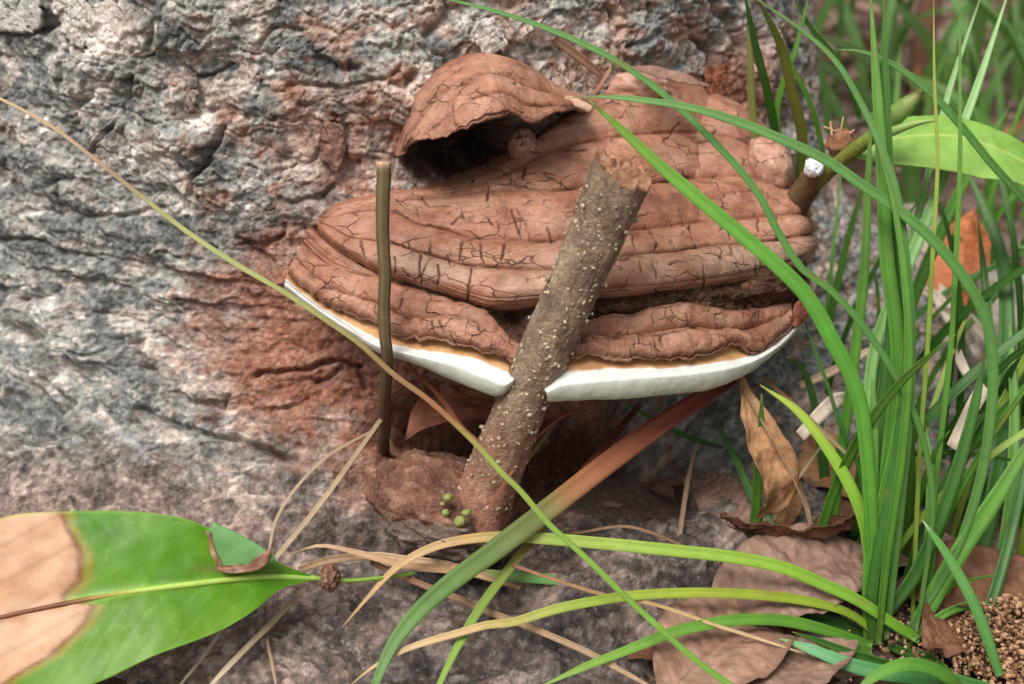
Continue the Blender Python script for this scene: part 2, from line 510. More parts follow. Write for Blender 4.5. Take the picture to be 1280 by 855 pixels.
    lj = (np.sin(lev * 12.9898 + up_.round() * 4.1) * 43758.5453) % 1.0
    t = np.clip(0.50 + (0.35 + 0.35 * up_) * n_c + 0.5 * n_p + 0.8 * n_s + 0.25 * (cid2 - 0.5) + 0.28 * (lj - 0.5), 0, 1)
    grey = grad([(0, (74, 74, 72)), (0.3, (116, 118, 114)), (0.55, (152, 152, 147)), (0.8, (190, 183, 173)), (1, (230, 222, 212))], t)
    w = (smooth(-0.05, 0.35, fbm(G * 45 + 2, 4, 55) + 0.3 * (lj - 0.5)) * (0.25 + 0.5 * smooth(120, 420, px)) * (1 - low * 0.3))[..., None]
    pinkc = grad([(0, (128, 98, 84)), (0.5, (192, 152, 132)), (1, (230, 205, 188))], t)
    c = grey * (1 - w) + pinkc * w
    br = (smooth(0.12, 0.30, fbm(G * 110 + 7, 3, 57)) * 0.6 * smooth(60, 330, px))[..., None]
    c = c * (1 - br) + grad([(0, (104, 66, 52)), (1, (184, 122, 96))], t) * br
    # white lichen plates
    lich = np.zeros_like(px)
    for lx, ly, rx, ry in [(150, 35, 52, 38), (90, 18, 34, 28), (20, 20, 34, 20), (320, 8, 30, 20), (608, 45, 24, 22), (535, 92, 10, 16),
                           (380, 170, 26, 40), (440, 175, 24, 36), (700, 42, 40, 24), (240, 130, 10, 16), (160, 400, 30, 20),
                           (390, 210, 40, 14), (290, 110, 30, 16), (190, 190, 40, 20)]:
        lich = np.maximum(lich, np.exp(-((((wobx - lx) / rx) ** 2 + ((woby - ly) / ry) ** 2)) ** 2))
    lw = (smooth(0.35, 0.65, lich + 0.35 * n_p + 0.2 * n_s) * 0.75)[..., None]
    c = c * (1 - lw) + grad([(0, (176, 160, 146)), (1, (240, 230, 218))], t) * lw
    # weathered low root: pinkish grey brown
    rc = grad([(0, (84, 70, 64)), (0.4, (130, 110, 100)), (0.75, (176, 150, 136)), (1, (216, 194, 180))], t)
    lo3 = (low * 0.8)[..., None]
    c = c * (1 - lo3) + rc * lo3
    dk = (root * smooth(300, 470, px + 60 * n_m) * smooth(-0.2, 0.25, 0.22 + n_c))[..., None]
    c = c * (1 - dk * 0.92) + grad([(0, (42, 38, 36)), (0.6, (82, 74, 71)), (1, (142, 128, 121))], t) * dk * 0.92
    sp_ = (root * smooth(0.1, 0.4, fbm(G * 55 + 3, 4, 59)) * 0.35)[..., None]
    c = c * (1 - sp_) + lin((170, 140, 126)) * sp_
    # reddish spore dust settled on the bark
    rd = grad([(0, (98, 60, 47)), (0.4, (150, 96, 75)), (0.75, (182, 128, 103)), (1, (218, 180, 158))], np.clip(0.45 + 0.6 * n_p + 0.6 * n_s, 0, 1))
    dn = (dustn * 0.90)[..., None]
    c = c * (1 - dn) + rd * dn
    q = polydist(wobx, woby, [(100, 512), (130, 528), (165, 548), (185, 566), (198, 584)], 12)
    w = (0.35 * np.exp(-(q / 4) ** 2))[..., None]
    c = c * (1 - w) + lin((196, 200, 204)) * w
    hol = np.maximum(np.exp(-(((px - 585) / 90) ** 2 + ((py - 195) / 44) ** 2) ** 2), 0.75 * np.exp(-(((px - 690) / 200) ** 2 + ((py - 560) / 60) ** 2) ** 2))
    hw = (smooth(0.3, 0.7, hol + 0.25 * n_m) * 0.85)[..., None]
    c = c * (1 - hw) + grad([(0, (52, 34, 27)), (1, (112, 70, 54))], t) * hw          # shade of the two hollows put into the colour as dark brown
    fade = smooth(0.3, 0.5, Z)[..., None]
    c = c * (1 - fade) + grey * fade
    nt = len(th)
    F = grid_faces(nt, len(zz))
    top = np.array([[TCX, TCY, 2.7]])
    V = np.concatenate([G2.reshape(-1, 3), top])
    ti = np.arange(nt - 1) * len(zz) + len(zz) - 1
    cap = np.stack([ti, ti + len(zz), np.full(nt - 1, len(V) - 1)], -1)
    colr = np.concatenate([c.reshape(-1, 3), grey[0, -1][None]])
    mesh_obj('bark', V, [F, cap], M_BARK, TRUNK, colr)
make_bark()

def plate_mesh(name, outline, dfun, thick, mat, parent, colf, bulge=0.002, seed=0, rings=7, jag=3.0, relief=0.0012):
    """a rough-edged flake: polygon in bearings, depth function, real thickness"""
    o = catmull(np.array(list(outline) + [outline[0]], float), 49)[:-1]
    o = o + jag * np.stack([fbm(np.stack([o[:, 0] / 7, o[:, 1] / 7, np.full(len(o), seed)], -1), 3, 61, .7),
                            fbm(np.stack([o[:, 0] / 7, o[:, 1] / 7, np.full(len(o), seed + 9)], -1), 3, 62, .7)], -1)
    c = o.mean(0)
    rr = np.linspace(0.02, 1, rings)
    pts = c + (o - c)[None] * rr[:, None, None]
    dd = dfun(pts[..., 0], pts[..., 1])
    front = P(pts[..., 0], pts[..., 1], dd)
    front = front - FW * (thick + bulge * (1 - rr[:, None] ** 2))[..., None] \
        + relief * (noise(front * 160, seed) + 0.7 * noise(front * 420, seed))[..., None] * FW
    back = P(pts[..., 0], pts[..., 1], dd + 0.003)
    V = np.concatenate([front.reshape(-1, 3), back[-1]])
    n = len(o)
    F = grid_faces(rings, n, True)
    a = (rings - 1) * n + np.arange(n); b = (rings - 1) * n + (np.arange(n) + 1) % n
    side = np.stack([a, a + n, (rings * n) + (np.arange(n) + 1) % n, b], -1)
    tn = fbm(V * 120, 3, seed + 3)
    return mesh_obj(name, V, [F, side], mat, parent, grad(colf, np.clip(0.5 + 0.8 * tn, 0, 1)))

# single bark flakes that stand proud of the trunk
FLAKES = [
    ([(214, 94), (246, 100), (248, 118), (238, 142), (226, 128), (218, 108)], [(0, (110, 104, 98)), (0.6, (170, 150, 138)), (1, (200, 120, 88))], .005),
    ([(76, 8), (112, 4), (116, 42), (102, 62), (80, 34)], [(0, (176, 164, 152)), (1, (238, 228, 216))], .004),
    ([(118, 8), (160, -4), (196, 12), (196, 62), (178, 70), (140, 58), (118, 44)], [(0, (180, 164, 150)), (1, (240, 230, 218))], .004),
    ([(-10, -6), (46, -4), (52, 34), (14, 40), (-10, 30)], [(0, (150, 148, 140)), (1, (222, 218, 208))], .005),
    ([(400, 150), (422, 156), (432, 186), (420, 214), (404, 200)], [(0, (104, 80, 70)), (1, (156, 120, 104))], .003),
    ([(880, 86), (906, 82), (916, 110), (896, 122), (880, 108)], [(0, (128, 76, 58)), (1, (190, 124, 98))], .005),
    ([(596, 24), (620, 28), (632, 56), (612, 72), (594, 50)], [(0, (170, 160, 150)), (1, (238, 230, 222))], .004),
]
for k, (ol, cf, th_) in enumerate(FLAKES):
    plate_mesh('bark_flake', ol, lambda x, y: trunk_d(x, y, -0.002), th_ * 0.6, M_BARK, TRUNK, cf, seed=k, bulge=0.0006, jag=11.0, relief=0.002, rings=12)

# ------------------------------------------------------------------ lofted surfaces for the fungus
def E(px):
    px = np.asarray(px, float)
    return 0.572 + np.clip((px - 700) / 320, -1.2, 1.2) ** 2 * np.where(px < 700, 0.045, 0.070)

def curve(pts, dfun, n):
    q = catmull(np.array(pts, float), n)
    d = dfun(q[:, 0], q[:, 1])
    return np.concatenate([q, d[:, None]], 1)

def loft(curves, nv_each, bulges, nu):
    """curves: list of (nu,3) px,py,d rows; returns world grid (nu,nv,3) with rounded bands between the curves"""
    K = np.array([P(c[:, 0], c[:, 1], c[:, 2]) for c in curves])       # (k,nu,3)
    k = len(K)
    m = np.zeros_like(K)
    m[1:-1] = (K[2:] - K[:-2]) / 2
    m[0] = K[1] - K[0]; m[-1] = K[-1] - K[-2]
    rows, bul, band = [], [], []
    for i in range(k - 1):
        n = nv_each[i]
        for s in np.linspace(0, 1, n, endpoint=(i == k - 2)):
            a = (2 * s**3 - 3 * s**2 + 1) * K[i] + (s**3 - 2 * s**2 + s) * m[i] * 0.7 \
                + (-2 * s**3 + 3 * s**2) * K[i + 1] + (s**3 - s**2) * m[i + 1] * 0.7
            rows.append(a); bul.append(bulges[i] * (math.sin(math.pi * s) ** 0.7 if 0 < s < 1 else 0)); band.append(i + s)
    G = np.array(rows).transpose(1, 0, 2)
    N = grid_normals(G)
    if (((G - CAM) * N).sum(-1) > 0).mean() > 0.5: N = -N
    gap = np.linalg.norm(K[-1] - K[0], axis=-1)
    ease = np.clip(gap / np.median(gap), 0, 1)
    vary = 0.75 + 0.7 * fbm(np.stack([np.linspace(0, 7, nu)[:, None] + 0 * np.array(band)[None], np.floor(np.array(band))[None] * 3.3 + np.zeros((nu, 1)), np.zeros((nu, len(band)))], -1), 3, 88)
    G = G + N * (np.array(bul)[None, :, None] * ease[:, None, None] * np.clip(vary, 0.2, 1.4)[..., None])
    return G, np.array(band), N

CRACKS = [
    [(525, 319), (524, 336), (527, 353)], [(589, 335), (585, 364), (583, 378)], [(492, 322), (493, 342)], [(548, 333), (547, 356)],
    [(540, 302), (538, 315)], [(632, 294), (627, 325)], [(658, 280), (663, 300)], [(684, 280), (690, 304)], [(579, 302), (576, 322)],
    [(675, 336), (677, 352)], [(808, 280), (821, 300), (819, 312)], [(860, 280), (867, 297), (874, 308)], [(815, 322), (819, 342), (821, 369)],
    [(874, 311), (881, 333), (882, 347), (877, 364)], [(911, 307), (922, 325), (923, 347)], [(933, 311), (946, 328), (944, 343)],
    [(894, 317), (902, 339)], [(801, 325), (801, 340)], [(838, 330), (860, 325), (877, 322), (899, 322), (916, 318)],
    [(493, 262), (525, 280), (565, 289), (588, 297), (640, 300), (694, 301)], [(488, 302), (537, 317), (590, 332), (621, 333), (675, 336)],
    [(516, 244), (537, 258), (565, 258)], [(576, 257), (578, 268), (565, 281)], [(604, 267), (618, 281)], [(662, 265), (683, 271), (686, 286)],
    [(655, 210), (654, 224)], [(610, 233), (609, 252)], [(680, 247), (677, 261)], [(590, 225), (640, 231), (690, 239), (725, 234)],
    [(697, 189), (739, 188)], [(812, 234), (819, 252), (823, 261)], [(832, 264), (840, 283), (838, 300)], [(873, 193), (877, 213)],
    [(891, 220), (913, 230), (922, 247)], [(847, 154), (837, 171), (821, 181)], [(871, 180), (884, 174), (896, 163)], [(809, 229), (840, 226)],
    [(778, 319), (820, 316), (877, 308), (933, 305), (980, 298)], [(930, 207), (950, 218)], [(850, 262), (856, 280)], [(905, 262), (908, 280), (914, 300)],
    [(945, 268), (950, 288)], [(966, 262), (974, 280), (972, 300)], [(780, 270), (815, 268), (850, 270)], [(790, 290), (796, 312)],
    [(710, 300), (706, 330)], [(640, 262), (648, 290)], [(560, 318), (563, 330)], [(600, 300), (604, 330)], [(450, 300), (458, 326)],
    [(960, 308), (966, 328)], [(840, 300), (846, 314)], [(720, 250), (726, 276)], [(520, 262), (526, 280)], [(470, 262), (474, 276)],
]
SHELF_CRACKS = [
    [(895, 384), (897, 409)], [(826, 418), (828, 434)], [(795, 425), (795, 438)], [(939, 415), (953, 437)], [(815, 395), (817, 407)],
    [(712, 428), (770, 422), (830, 417), (870, 410), (908, 420)], [(860, 392), (862, 408)], [(760, 424), (762, 438)], [(870, 415), (872, 430)],
    [(505, 372), (498, 386), (514, 402)], [(448, 350), (441, 366)], [(486, 392), (514, 404), (523, 401)], [(565, 384), (590, 398), (620, 430), (643, 446)],
    [(550, 402), (556, 416)], [(908, 424), (910, 440)], [(930, 392), (934, 408)], [(540, 402), (544, 420)], [(470, 382), (472, 398)],
    [(978, 388), (974, 402)], [(725, 412), (728, 428)],
]

def crust_finish(G, N, band, cracks, base_stops, seed, depth=0.0016, width=1.15, grey=None, lump=0.0022, fade_last=None, amp=1.0):
    """lumps, fine ridges and cracks on a lofted crust; returns displaced grid and colours"""
    px, py, _ = proj(G)
    h = lump * fbm(G * 34, 3, seed) + amp * 0.0006 * fbm(G * 130, 4, seed + 1)
    h = h + 0.0007 * amp * fbm(np.stack([band[None, :] * 5 + 0 * px, px / 160, 0 * px], -1), 3, seed + 2)
    wx, wy = px + 2.2 * noise(G * 260, seed + 3) + 3 * noise(G * 90, seed + 5), py + 2.2 * noise(G * 260, seed + 4) + 3 * noise(G * 90, seed + 6)
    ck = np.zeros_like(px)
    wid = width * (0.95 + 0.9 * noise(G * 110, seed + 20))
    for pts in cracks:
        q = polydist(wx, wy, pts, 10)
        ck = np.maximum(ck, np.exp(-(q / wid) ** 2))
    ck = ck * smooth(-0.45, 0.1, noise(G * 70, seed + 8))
    # procedural cracks running across the bands
    u = np.cumsum(np.linalg.norm(np.gradient(G, axis=0), axis=-1), 0)
    v = np.cumsum(np.linalg.norm(np.gradient(G, axis=1), axis=-1), 1)
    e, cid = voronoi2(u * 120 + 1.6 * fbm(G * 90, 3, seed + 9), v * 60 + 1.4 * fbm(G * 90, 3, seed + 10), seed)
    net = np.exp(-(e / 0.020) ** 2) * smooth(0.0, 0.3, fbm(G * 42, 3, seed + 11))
    bd = (band - np.round(band))[None, :]
    h = h - depth * ck - 0.0004 * net - amp * 0.0013 * np.exp(-(bd / 0.05) ** 2) * smooth(-0.5, 0.2, fbm(G * 50, 3, seed + 23)) * ((band > 1.5) & (band < 5.5))[None, :]
    G2 = G + N * h[..., None]
    t = np.clip(0.5 + 0.55 * fbm(G * 26, 4, seed + 12) + 0.35 * fbm(G * 120, 4, seed + 13) + 0.15 * (cid - 0.5), 0, 1)
    c = grad(base_stops, t)
    if grey is not None:
        w = (grey(px, py, band) * smooth(-0.35, 0.25, fbm(G * 40, 3, seed + 14)))[..., None]
        c = c * (1 - w) + grad([(0, (122, 94, 78)), (0.6, (166, 138, 118)), (1, (204, 186, 168))], t) * w
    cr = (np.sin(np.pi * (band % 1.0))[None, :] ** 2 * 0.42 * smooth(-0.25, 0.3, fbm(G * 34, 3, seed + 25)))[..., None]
    c = c * (1 - cr) + lin((200, 160, 134)) * cr                     # band crests painted paler as ridge highlights
    gv = (np.exp(-((band[None, :] - np.round(band[None, :])) / 0.07) ** 2) * 0.35 * smooth(-0.3, 0.3, fbm(G * 60, 3, seed + 22)))[..., None]
    c = c * (1 - gv) + lin((104, 58, 40)) * gv                       # growth lines painted darker, groove shade put into the colour
    ck_shade = np.clip(ck * 0.9 + net * 0.4, 0, 1)[..., None]
    c = c * (1 - ck_shade) + lin((60, 34, 24)) * ck_shade                  # shade inside the cracks painted in as dark flesh brown
    return G2, c

FUNGUS = empty('bracket_fungus', P(700, 420, 0.64), 'large red-brown cracked bracket fungus with a white rim growing from the trunk', 'fungus')
RUST = [(0, (80, 48, 36)), (0.35, (130, 82, 62)), (0.65, (164, 112, 88)), (1, (202, 160, 134))]

def make_cap():
    nu = 820
    k1p = [(396, 266), (412, 259), (445, 251), (505, 241), (556, 234), (595, 224), (645, 196), (690, 160), (740, 130), (800, 110), (860, 112), (915, 133), (955, 165), (976, 196), (984, 216), (990, 226)]
    k0 = curve([(x, y - 14 if x < 960 else y - 4) for x, y in k1p], lambda x, y: trunk_d(x, y, 0.015), nu)
    d1 = lambda x, y: np.minimum(trunk_d(x, y, -0.006), 0.70)
    k1 = curve(k1p, d1, nu)
    k2b = curve([(396, 268), (413, 262), (447, 254), (507, 246), (562, 240), (602, 231), (642, 214), (690, 190), (732, 178), (800, 168), (850, 166), (908, 172), (948, 190), (974, 210), (986, 222), (994, 232)], d1, nu)
    k2 = curve([(396, 270), (415, 265), (452, 258), (510, 251), (560, 245), (600, 240), (640, 238), (690, 240), (725, 234), (809, 229), (840, 226), (900, 220), (945, 224), (978, 234), (994, 242), (1001, 250)], d1, nu)
    k3 = curve([(396, 273), (418, 270), (452, 264), (493, 265), (525, 280), (565, 290), (588, 297), (640, 301), (694, 301), (760, 291), (820, 284), (880, 279), (940, 273), (980, 269), (1004, 270), (1013, 274)], d1, nu)
    k4 = curve([(396, 276), (414, 284), (436, 296), (462, 300), (488, 304), (537, 318), (590, 333), (621, 335), (675, 337), (720, 333), (778, 320), (820, 317), (877, 309), (933, 305), (985, 298), (1008, 294), (1017, 293)], d1, nu)
    k5 = curve([(395, 279), (410, 294), (430, 310), (462, 327), (489, 337), (537, 350), (585, 365), (615, 372), (663, 370), (720, 366), (773, 359), (820, 356), (877, 349), (933, 340), (978, 328), (1006, 318), (1019, 312)], d1, nu)
    k6 = curve([(394, 282), (406, 299), (428, 317), (464, 338), (489, 349), (537, 364), (585, 380), (612, 388), (663, 385), (720, 379), (773, 372), (820, 369), (877, 362), (933, 354), (972, 343), (1002, 332), (1017, 326)], d1, nu)
    a = np.minimum(trunk_d(k1[:, 0], k1[:, 1], -0.006), 0.70)
    for k, f in ((k1, 1.0), (k2b, 0.86), (k2, 0.68), (k3, 0.40), (k4, 0.12), (k5, 0.0)):
        ee = E(k[:, 0])
        k[:, 2] = ee + (np.maximum(a, ee + 0.003) - ee) * f
    k6[:, 2] = E(k6[:, 0]) + 0.011
    k7 = k6.copy(); k7[:, 1] += 1; k7[:, 2] = E(k6[:, 0]) + 0.04
    k8 = k6.copy(); k8[:, 1] -= 20; k8[:, 2] = np.minimum(trunk_d(k8[:, 0], k8[:, 1], 0.01), 0.70)
    uu = np.linspace(0, 1, nu)
    for k in (k1, k2b, k2, k3, k4, k5, k6, k7): k[:, 2] += 0.035 * smooth(0.965, 1.0, uu) ** 2 + 0.02 * smooth(0.03, 0.0, uu) ** 2
    cs = [k0, k1, k2b, k2, k3, k4, k5, k6, k7, k8]
    nv = [14, 60, 70, 70, 60, 40, 24, 14, 10, 3]
    G, band, N = loft(cs, nv[:len(cs) - 1], [0, 0.003, 0.0045, 0.0055, 0.0055, 0.0050, 0, 0, 0], nu)
    grey = lambda px, py, b: 0.9 * np.exp(-((b[None, :] - 5.7) / 0.6) ** 2) * smooth(430, 520, px)
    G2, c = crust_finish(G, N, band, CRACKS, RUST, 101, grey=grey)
    mesh_obj('cap', G2, grid_faces(*G.shape[:2]), M_CRUST, FUNGUS, c)
make_cap()

def ragged(c, amt, seed, freq=0.09):
    c = c.copy()
    q = np.stack([c[:, 0] * freq, c[:, 1] * 0, np.full(len(c), seed * 1.7)], -1)
    c[:, 1] += amt * fbm(q, 3, seed)
    return c

def make_shelf(top, ridge, groove, edge, hidden, rim1, rim2, rim3, seed, ends=0.0):
    nu = 460
    dE = lambda o: (lambda x, y: E(x) + o)
    l0, l1 = curve(hidden, dE(0.055), nu), curve(top, dE(0.012), nu)
    la = curve(ridge, dE(0.009), nu)
    l2, l3 = curve(groove, dE(-0.003), nu), ragged(curve(edge, dE(-0.014), nu), 10, seed, 0.07)
    l4 = l3.copy(); l4[:, 1] += 2.5; l4[:, 2] += 0.003
    l5 = l3.copy(); l5[:, 1] += 0; l5[:, 2] += 0.02
    G, band, N = loft([l0, l1, la, l2, l3, l4, l5], [12, 30, 50, 50, 8, 8], [0, 0.0010, 0.0085, 0.0070, 0.0003, 0], nu)
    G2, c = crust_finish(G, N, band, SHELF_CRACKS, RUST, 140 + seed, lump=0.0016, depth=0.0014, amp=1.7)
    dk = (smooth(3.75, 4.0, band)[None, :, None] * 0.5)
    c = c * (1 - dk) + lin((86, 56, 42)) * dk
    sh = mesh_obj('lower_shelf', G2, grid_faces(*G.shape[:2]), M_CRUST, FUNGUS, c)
    r1, r2, r3 = curve(rim1, dE(-0.012), nu), curve(rim2, dE(-0.018), nu), curve(rim3, dE(-0.010), nu)
    r1 = ragged(r1, 2.0, seed + 3, 0.05)
    r0 = r1.copy(); e0 = curve(edge, dE(0.0), nu)
    r0[:, 1] = e0[:, 1] - 3; r0[:, 0] = e0[:, 0]; r0[:, 2] = E(r0[:, 0]) - 0.005
    # the pore surface runs back under the shelf to the trunk
    r4 = r3.copy(); W = P(r3[:, 0], r3[:, 1], r3[:, 2])
    def back(W, dy, dz):
        q = W + np.array([0, dy, dz]); x, y, d = proj(q); return np.stack([x, y, d], 1)
    r4, r5 = back(W, 0.03, -0.004), back(W, 0.11, 0.004)
    G, band, N = loft([r0, r1, r2, r3, r4, r5], [26, 22, 26, 20, 16], [0.0004, 0, 0, 0, 0], nu)
    h = 0.0010 * fbm(G * 55, 3, seed + 60) + 0.0003 * fbm(G * 220, 3, seed + 61)
    G = G + N * h[..., None]
    nz = fbm(G * np.array([90, 90, 90]), 4, seed + 62)
    b = band[None, :] + 0.16 * nz
    tan = grad([(0, (150, 98, 62)), (0.5, (186, 138, 92)), (1, (214, 176, 126))], np.clip(0.5 + nz * 0.8, 0, 1))
    wh = grad([(0, (200, 202, 194)), (1, (226, 228, 222))], np.clip(0.5 + nz, 0, 1))
    w = smooth(0.86, 1.08, b)[..., None]
    c = tan * (1 - w) + wh * w
    und = smooth(1.9, 2.5, b)[..., None]
    c = c * (1 - und) + lin((190, 194, 176)) * und                    # pore surface a shade greyer
    nb = (smooth(0.42, 0.5, fbm(G * 160, 3, seed + 65)) * 0.6 * smooth(1.2, 0.9, b))[..., None]
    c = c * (1 - nb) + lin((90, 54, 36)) * nb
    mesh_obj('white_rim', G, grid_faces(*G.shape[:2]), M_RIM, sh, c)
    return sh

make_shelf([(386, 282), (404, 299), (428, 316), (464, 338), (489, 351), (540, 367), (587, 395), (640, 434)],
           [(380, 303), (398, 321), (416, 333), (444, 342), (466, 347), (489, 354), (540, 370), (588, 398), (641, 437)],
           [(370, 325), (386, 343), (405, 356), (438, 372), (472, 382), (500, 396), (518, 404), (545, 401), (575, 400), (602, 412), (644, 446)],
           [(360, 340), (382, 361), (402, 375), (438, 390), (472, 403), (500, 418), (540, 422), (580, 430), (604, 437), (622, 440), (646, 458)],
           [(390, 276), (410, 292), (434, 308), (470, 325), (489, 335), (540, 345), (590, 375), (636, 405)],
           [(357, 349), (391, 377), (433, 403), (475, 425), (520, 437), (593, 448), (621, 461), (642, 470)],
           [(356, 355), (393, 383), (435, 411), (475, 434), (515, 444), (570, 458), (606, 472), (630, 481), (642, 475)],
           [(357, 361), (396, 391), (438, 419), (475, 442), (509, 452), (551, 469), (593, 486), (624, 495), (641, 482)], 1)
make_shelf([(700, 410), (760, 396), (800, 388), (840, 380), (890, 383), (945, 390), (985, 377)],
           [(700, 414), (760, 400), (800, 393), (840, 384), (890, 387), (945, 395), (986, 381)],
           [(700, 432), (760, 424), (800, 420), (840, 412), (870, 410), (910, 418), (950, 409), (990, 391)],
           [(698, 446), (740, 444), (780, 446), (840, 447), (888, 440), (906, 431), (925, 429), (940, 440), (951, 441), (966, 426), (994, 400)],
           [(705, 396), (760, 388), (840, 370), (890, 372), (950, 380), (982, 366)],
           [(681, 480), (700, 468), (760, 461), (840, 460), (900, 453), (950, 440), (985, 416), (1006, 388)],
           [(683, 491), (705, 482), (790, 474), (870, 468), (930, 456), (975, 432), (1009, 392)],
           [(685, 503), (740, 500), (790, 498), (840, 493), (890, 486), (940, 464), (980, 430), (1010, 396)], 2)

def make_core():
    nu = 420
    a = curve([(490, 334), (540, 356), (610, 378), (700, 372), (800, 362), (900, 346), (1004, 318)], lambda x, y: E(x) + 0.010, nu)
    b = curve([(490, 342), (540, 364), (605, 402), (690, 402), (760, 388), (840, 374), (930, 372), (1006, 345)], lambda x, y: E(x) + 0.011, nu)
    c_ = curve([(492, 352), (545, 376), (612, 432), (690, 446), (760, 408), (840, 388), (930, 398), (1000, 382)], lambda x, y: E(x) + 0.012, nu)
    d_ = curve([(495, 356), (560, 392), (640, 476), (690, 492), (780, 450), (860, 430), (930, 430), (1000, 392)], lambda x, y: E(x) + 0.022, nu)
    G, band, N = loft([a, b, c_, d_], [40, 50, 34], [0, 0, 0], nu)
    px, py, _ = proj(G)
    h = 0.007 * fbm(G * 60, 4, 201) + 0.0045 * fbm(G * 170, 4, 202, ridged=True, gain=.65)
    for bx, by, rx, ry, hh in [(955, 352, 26, 16, 10), (975, 368, 18, 12, 8), (920, 366, 30, 8, 6), (780, 384, 40, 8, 5), (640, 400, 20, 14, -12), (980, 330, 18, 14, 6)]:
        h += hh * 0.001 * np.exp(-((px - bx) / rx) ** 2 - ((py - by) / ry) ** 2)
    G = G + N * h[..., None]
    t = np.clip(0.45 + 0.8 * fbm(G * 90, 4, 203) + 0.3 * fbm(G * 400, 2, 204), 0, 1)
    c = grad([(0, (44, 31, 24)), (0.5, (84, 62, 48)), (0.85, (124, 94, 74)), (1, (164, 128, 104))], t)
    mesh_obj('broken_flesh', G, grid_faces(*G.shape[:2]), M_FLESH, FUNGUS, c)
make_core()

def make_hood():
    nu = 300
    rim = [(499, 196), (503, 172), (512, 146), (526, 114), (550, 86), (590, 68), (630, 72), (668, 92), (700, 112), (742, 128)]
    lip = [(506, 190), (513, 179), (532, 172), (552, 170), (576, 160), (596, 150), (618, 143), (640, 140), (656, 149), (668, 154), (690, 141), (738, 136)]
    td = lambda x, y: trunk_d(x, y, 0.0)
    h0 = curve([(x + (-6 if x < 600 else 4), y - 4) for x, y in rim], lambda x, y: td(x, y) + 0.01, nu)
    h1 = curve(rim, lambda x, y: td(x, y) - 0.004, nu)
    L = ragged(curve(lip, lambda x, y: td(x, y) - 0.040, nu), 5, 5, 0.12)
    L[:, 2] -= 0.0 
    h1w = h1.copy()
    h2 = h1 * 0.66 + L * 0.34; h2[:, 2] = h1[:, 2] - 0.020
    h3 = h1 * 0.3 + L * 0.7;  h3[:, 2] = h1[:, 2] - 0.034
    L[:, 2] = h1[:, 2] - 0.040
    sq = smooth(0, 0.10, np.linspace(0, 1, nu)) * smooth(1, 0.86, np.linspace(0, 1, nu))
    for k in (h2, h3, L): k[:, 2] = h1[:, 2] + (k[:, 2] - h1[:, 2]) * (0.25 + 0.75 * sq)
    L2 = L.copy(); L2[:, 1] += 1.5; L2[:, 2] += 0.0025
    L3 = L * 0.75 + h1 * 0.25; L3[:, 2] = L[:, 2] + 0.012
    L4 = L * 0.5 + h1 * 0.5; L4[:, 2] = h1[:, 2] + 0.02
    G, band, N = loft([h0, h1, h2, h3, L, L2, L3, L4], [8, 34, 34, 30, 4, 8, 8], [0, 0.003, 0.0028, 0.001, 0, 0, 0], nu)
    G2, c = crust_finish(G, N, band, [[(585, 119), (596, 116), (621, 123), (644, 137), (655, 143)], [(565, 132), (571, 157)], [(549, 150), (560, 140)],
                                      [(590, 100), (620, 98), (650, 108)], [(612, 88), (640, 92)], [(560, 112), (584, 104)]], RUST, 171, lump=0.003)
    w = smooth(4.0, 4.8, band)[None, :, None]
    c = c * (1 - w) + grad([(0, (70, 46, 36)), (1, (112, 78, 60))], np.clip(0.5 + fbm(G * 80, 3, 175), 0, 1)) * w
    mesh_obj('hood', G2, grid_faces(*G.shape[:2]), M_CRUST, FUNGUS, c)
make_hood()

def ico(sub=4):
    import bmesh
    bm = bmesh.new(); bmesh.ops.create_icosphere(bm, subdivisions=sub, radius=1.0)
    V = np.array([v.co[:] for v in bm.verts]); F = np.array([[v.index for v in f.verts] for f in bm.faces]); bm.free()
    return V, F
ICO5, ICO4, ICO2, ICO1 = ico(5), ico(4), ico(2), ico(1)

def lump(name, px, py, d, rx, ry, rd, mat, parent, stops, seed=0, amp=0.12, freq=2.2, rot=0.0, sub=4, fine=0.0006, **kw):
    """an uneven rounded body; rx, ry in photo pixels, rd in metres; axes in the view frame turned by rot"""
    V, F = {5: ICO5, 4: ICO4, 2: ICO2, 1: ICO1}[sub]
    s = d / FPX
    n = fbm(V * freq + seed * 3.1, 4, seed)
    U = V * (1 + amp * n)[:, None]
    ca, sa = math.cos(rot), math.sin(rot)
    a = U[:, 0] * rx * s; b = U[:, 1] * ry * s
    W = P(px, py, d) + (ca * a - sa * b)[:, None] * RT + (sa * a + ca * b)[:, None] * UP - (U[:, 2] * rd)[:, None] * FW
    n2 = fbm(V * freq * 3 + 7, 4, seed + 5)
    W = W + nrm(W - P(px, py, d)) * (fine * n2 + 0.4 * fine * fbm(V * freq * 11, 3, seed + 6))[:, None]
    t = np.clip(0.5 + 0.6 * n + 0.6 * n2, 0, 1)
    return mesh_obj(name, W, F, mat, parent, grad(stops, t), **kw)

PALE = [(0, (140, 92, 72)), (0.5, (184, 138, 116)), (1, (216, 192, 176))]
lump('knob', 654, 182, 0.640, 18, 22, 0.010, M_CRUST, FUNGUS, PALE, 11, 0.4, fine=.0012)
lump('knob', 962, 206, 0.676, 27, 38, 0.017, M_CRUST, FUNGUS, PALE, 12, 0.2, rot=0.4, fine=.001)
lump('knob', 794, 110, 0.672, 40, 22, 0.016, M_CRUST, FUNGUS, PALE, 13, 0.35, fine=.0015)
lump('knob', 706, 128, 0.650, 22, 12, 0.010, M_CRUST, FUNGUS, RUST, 14, 0.2)
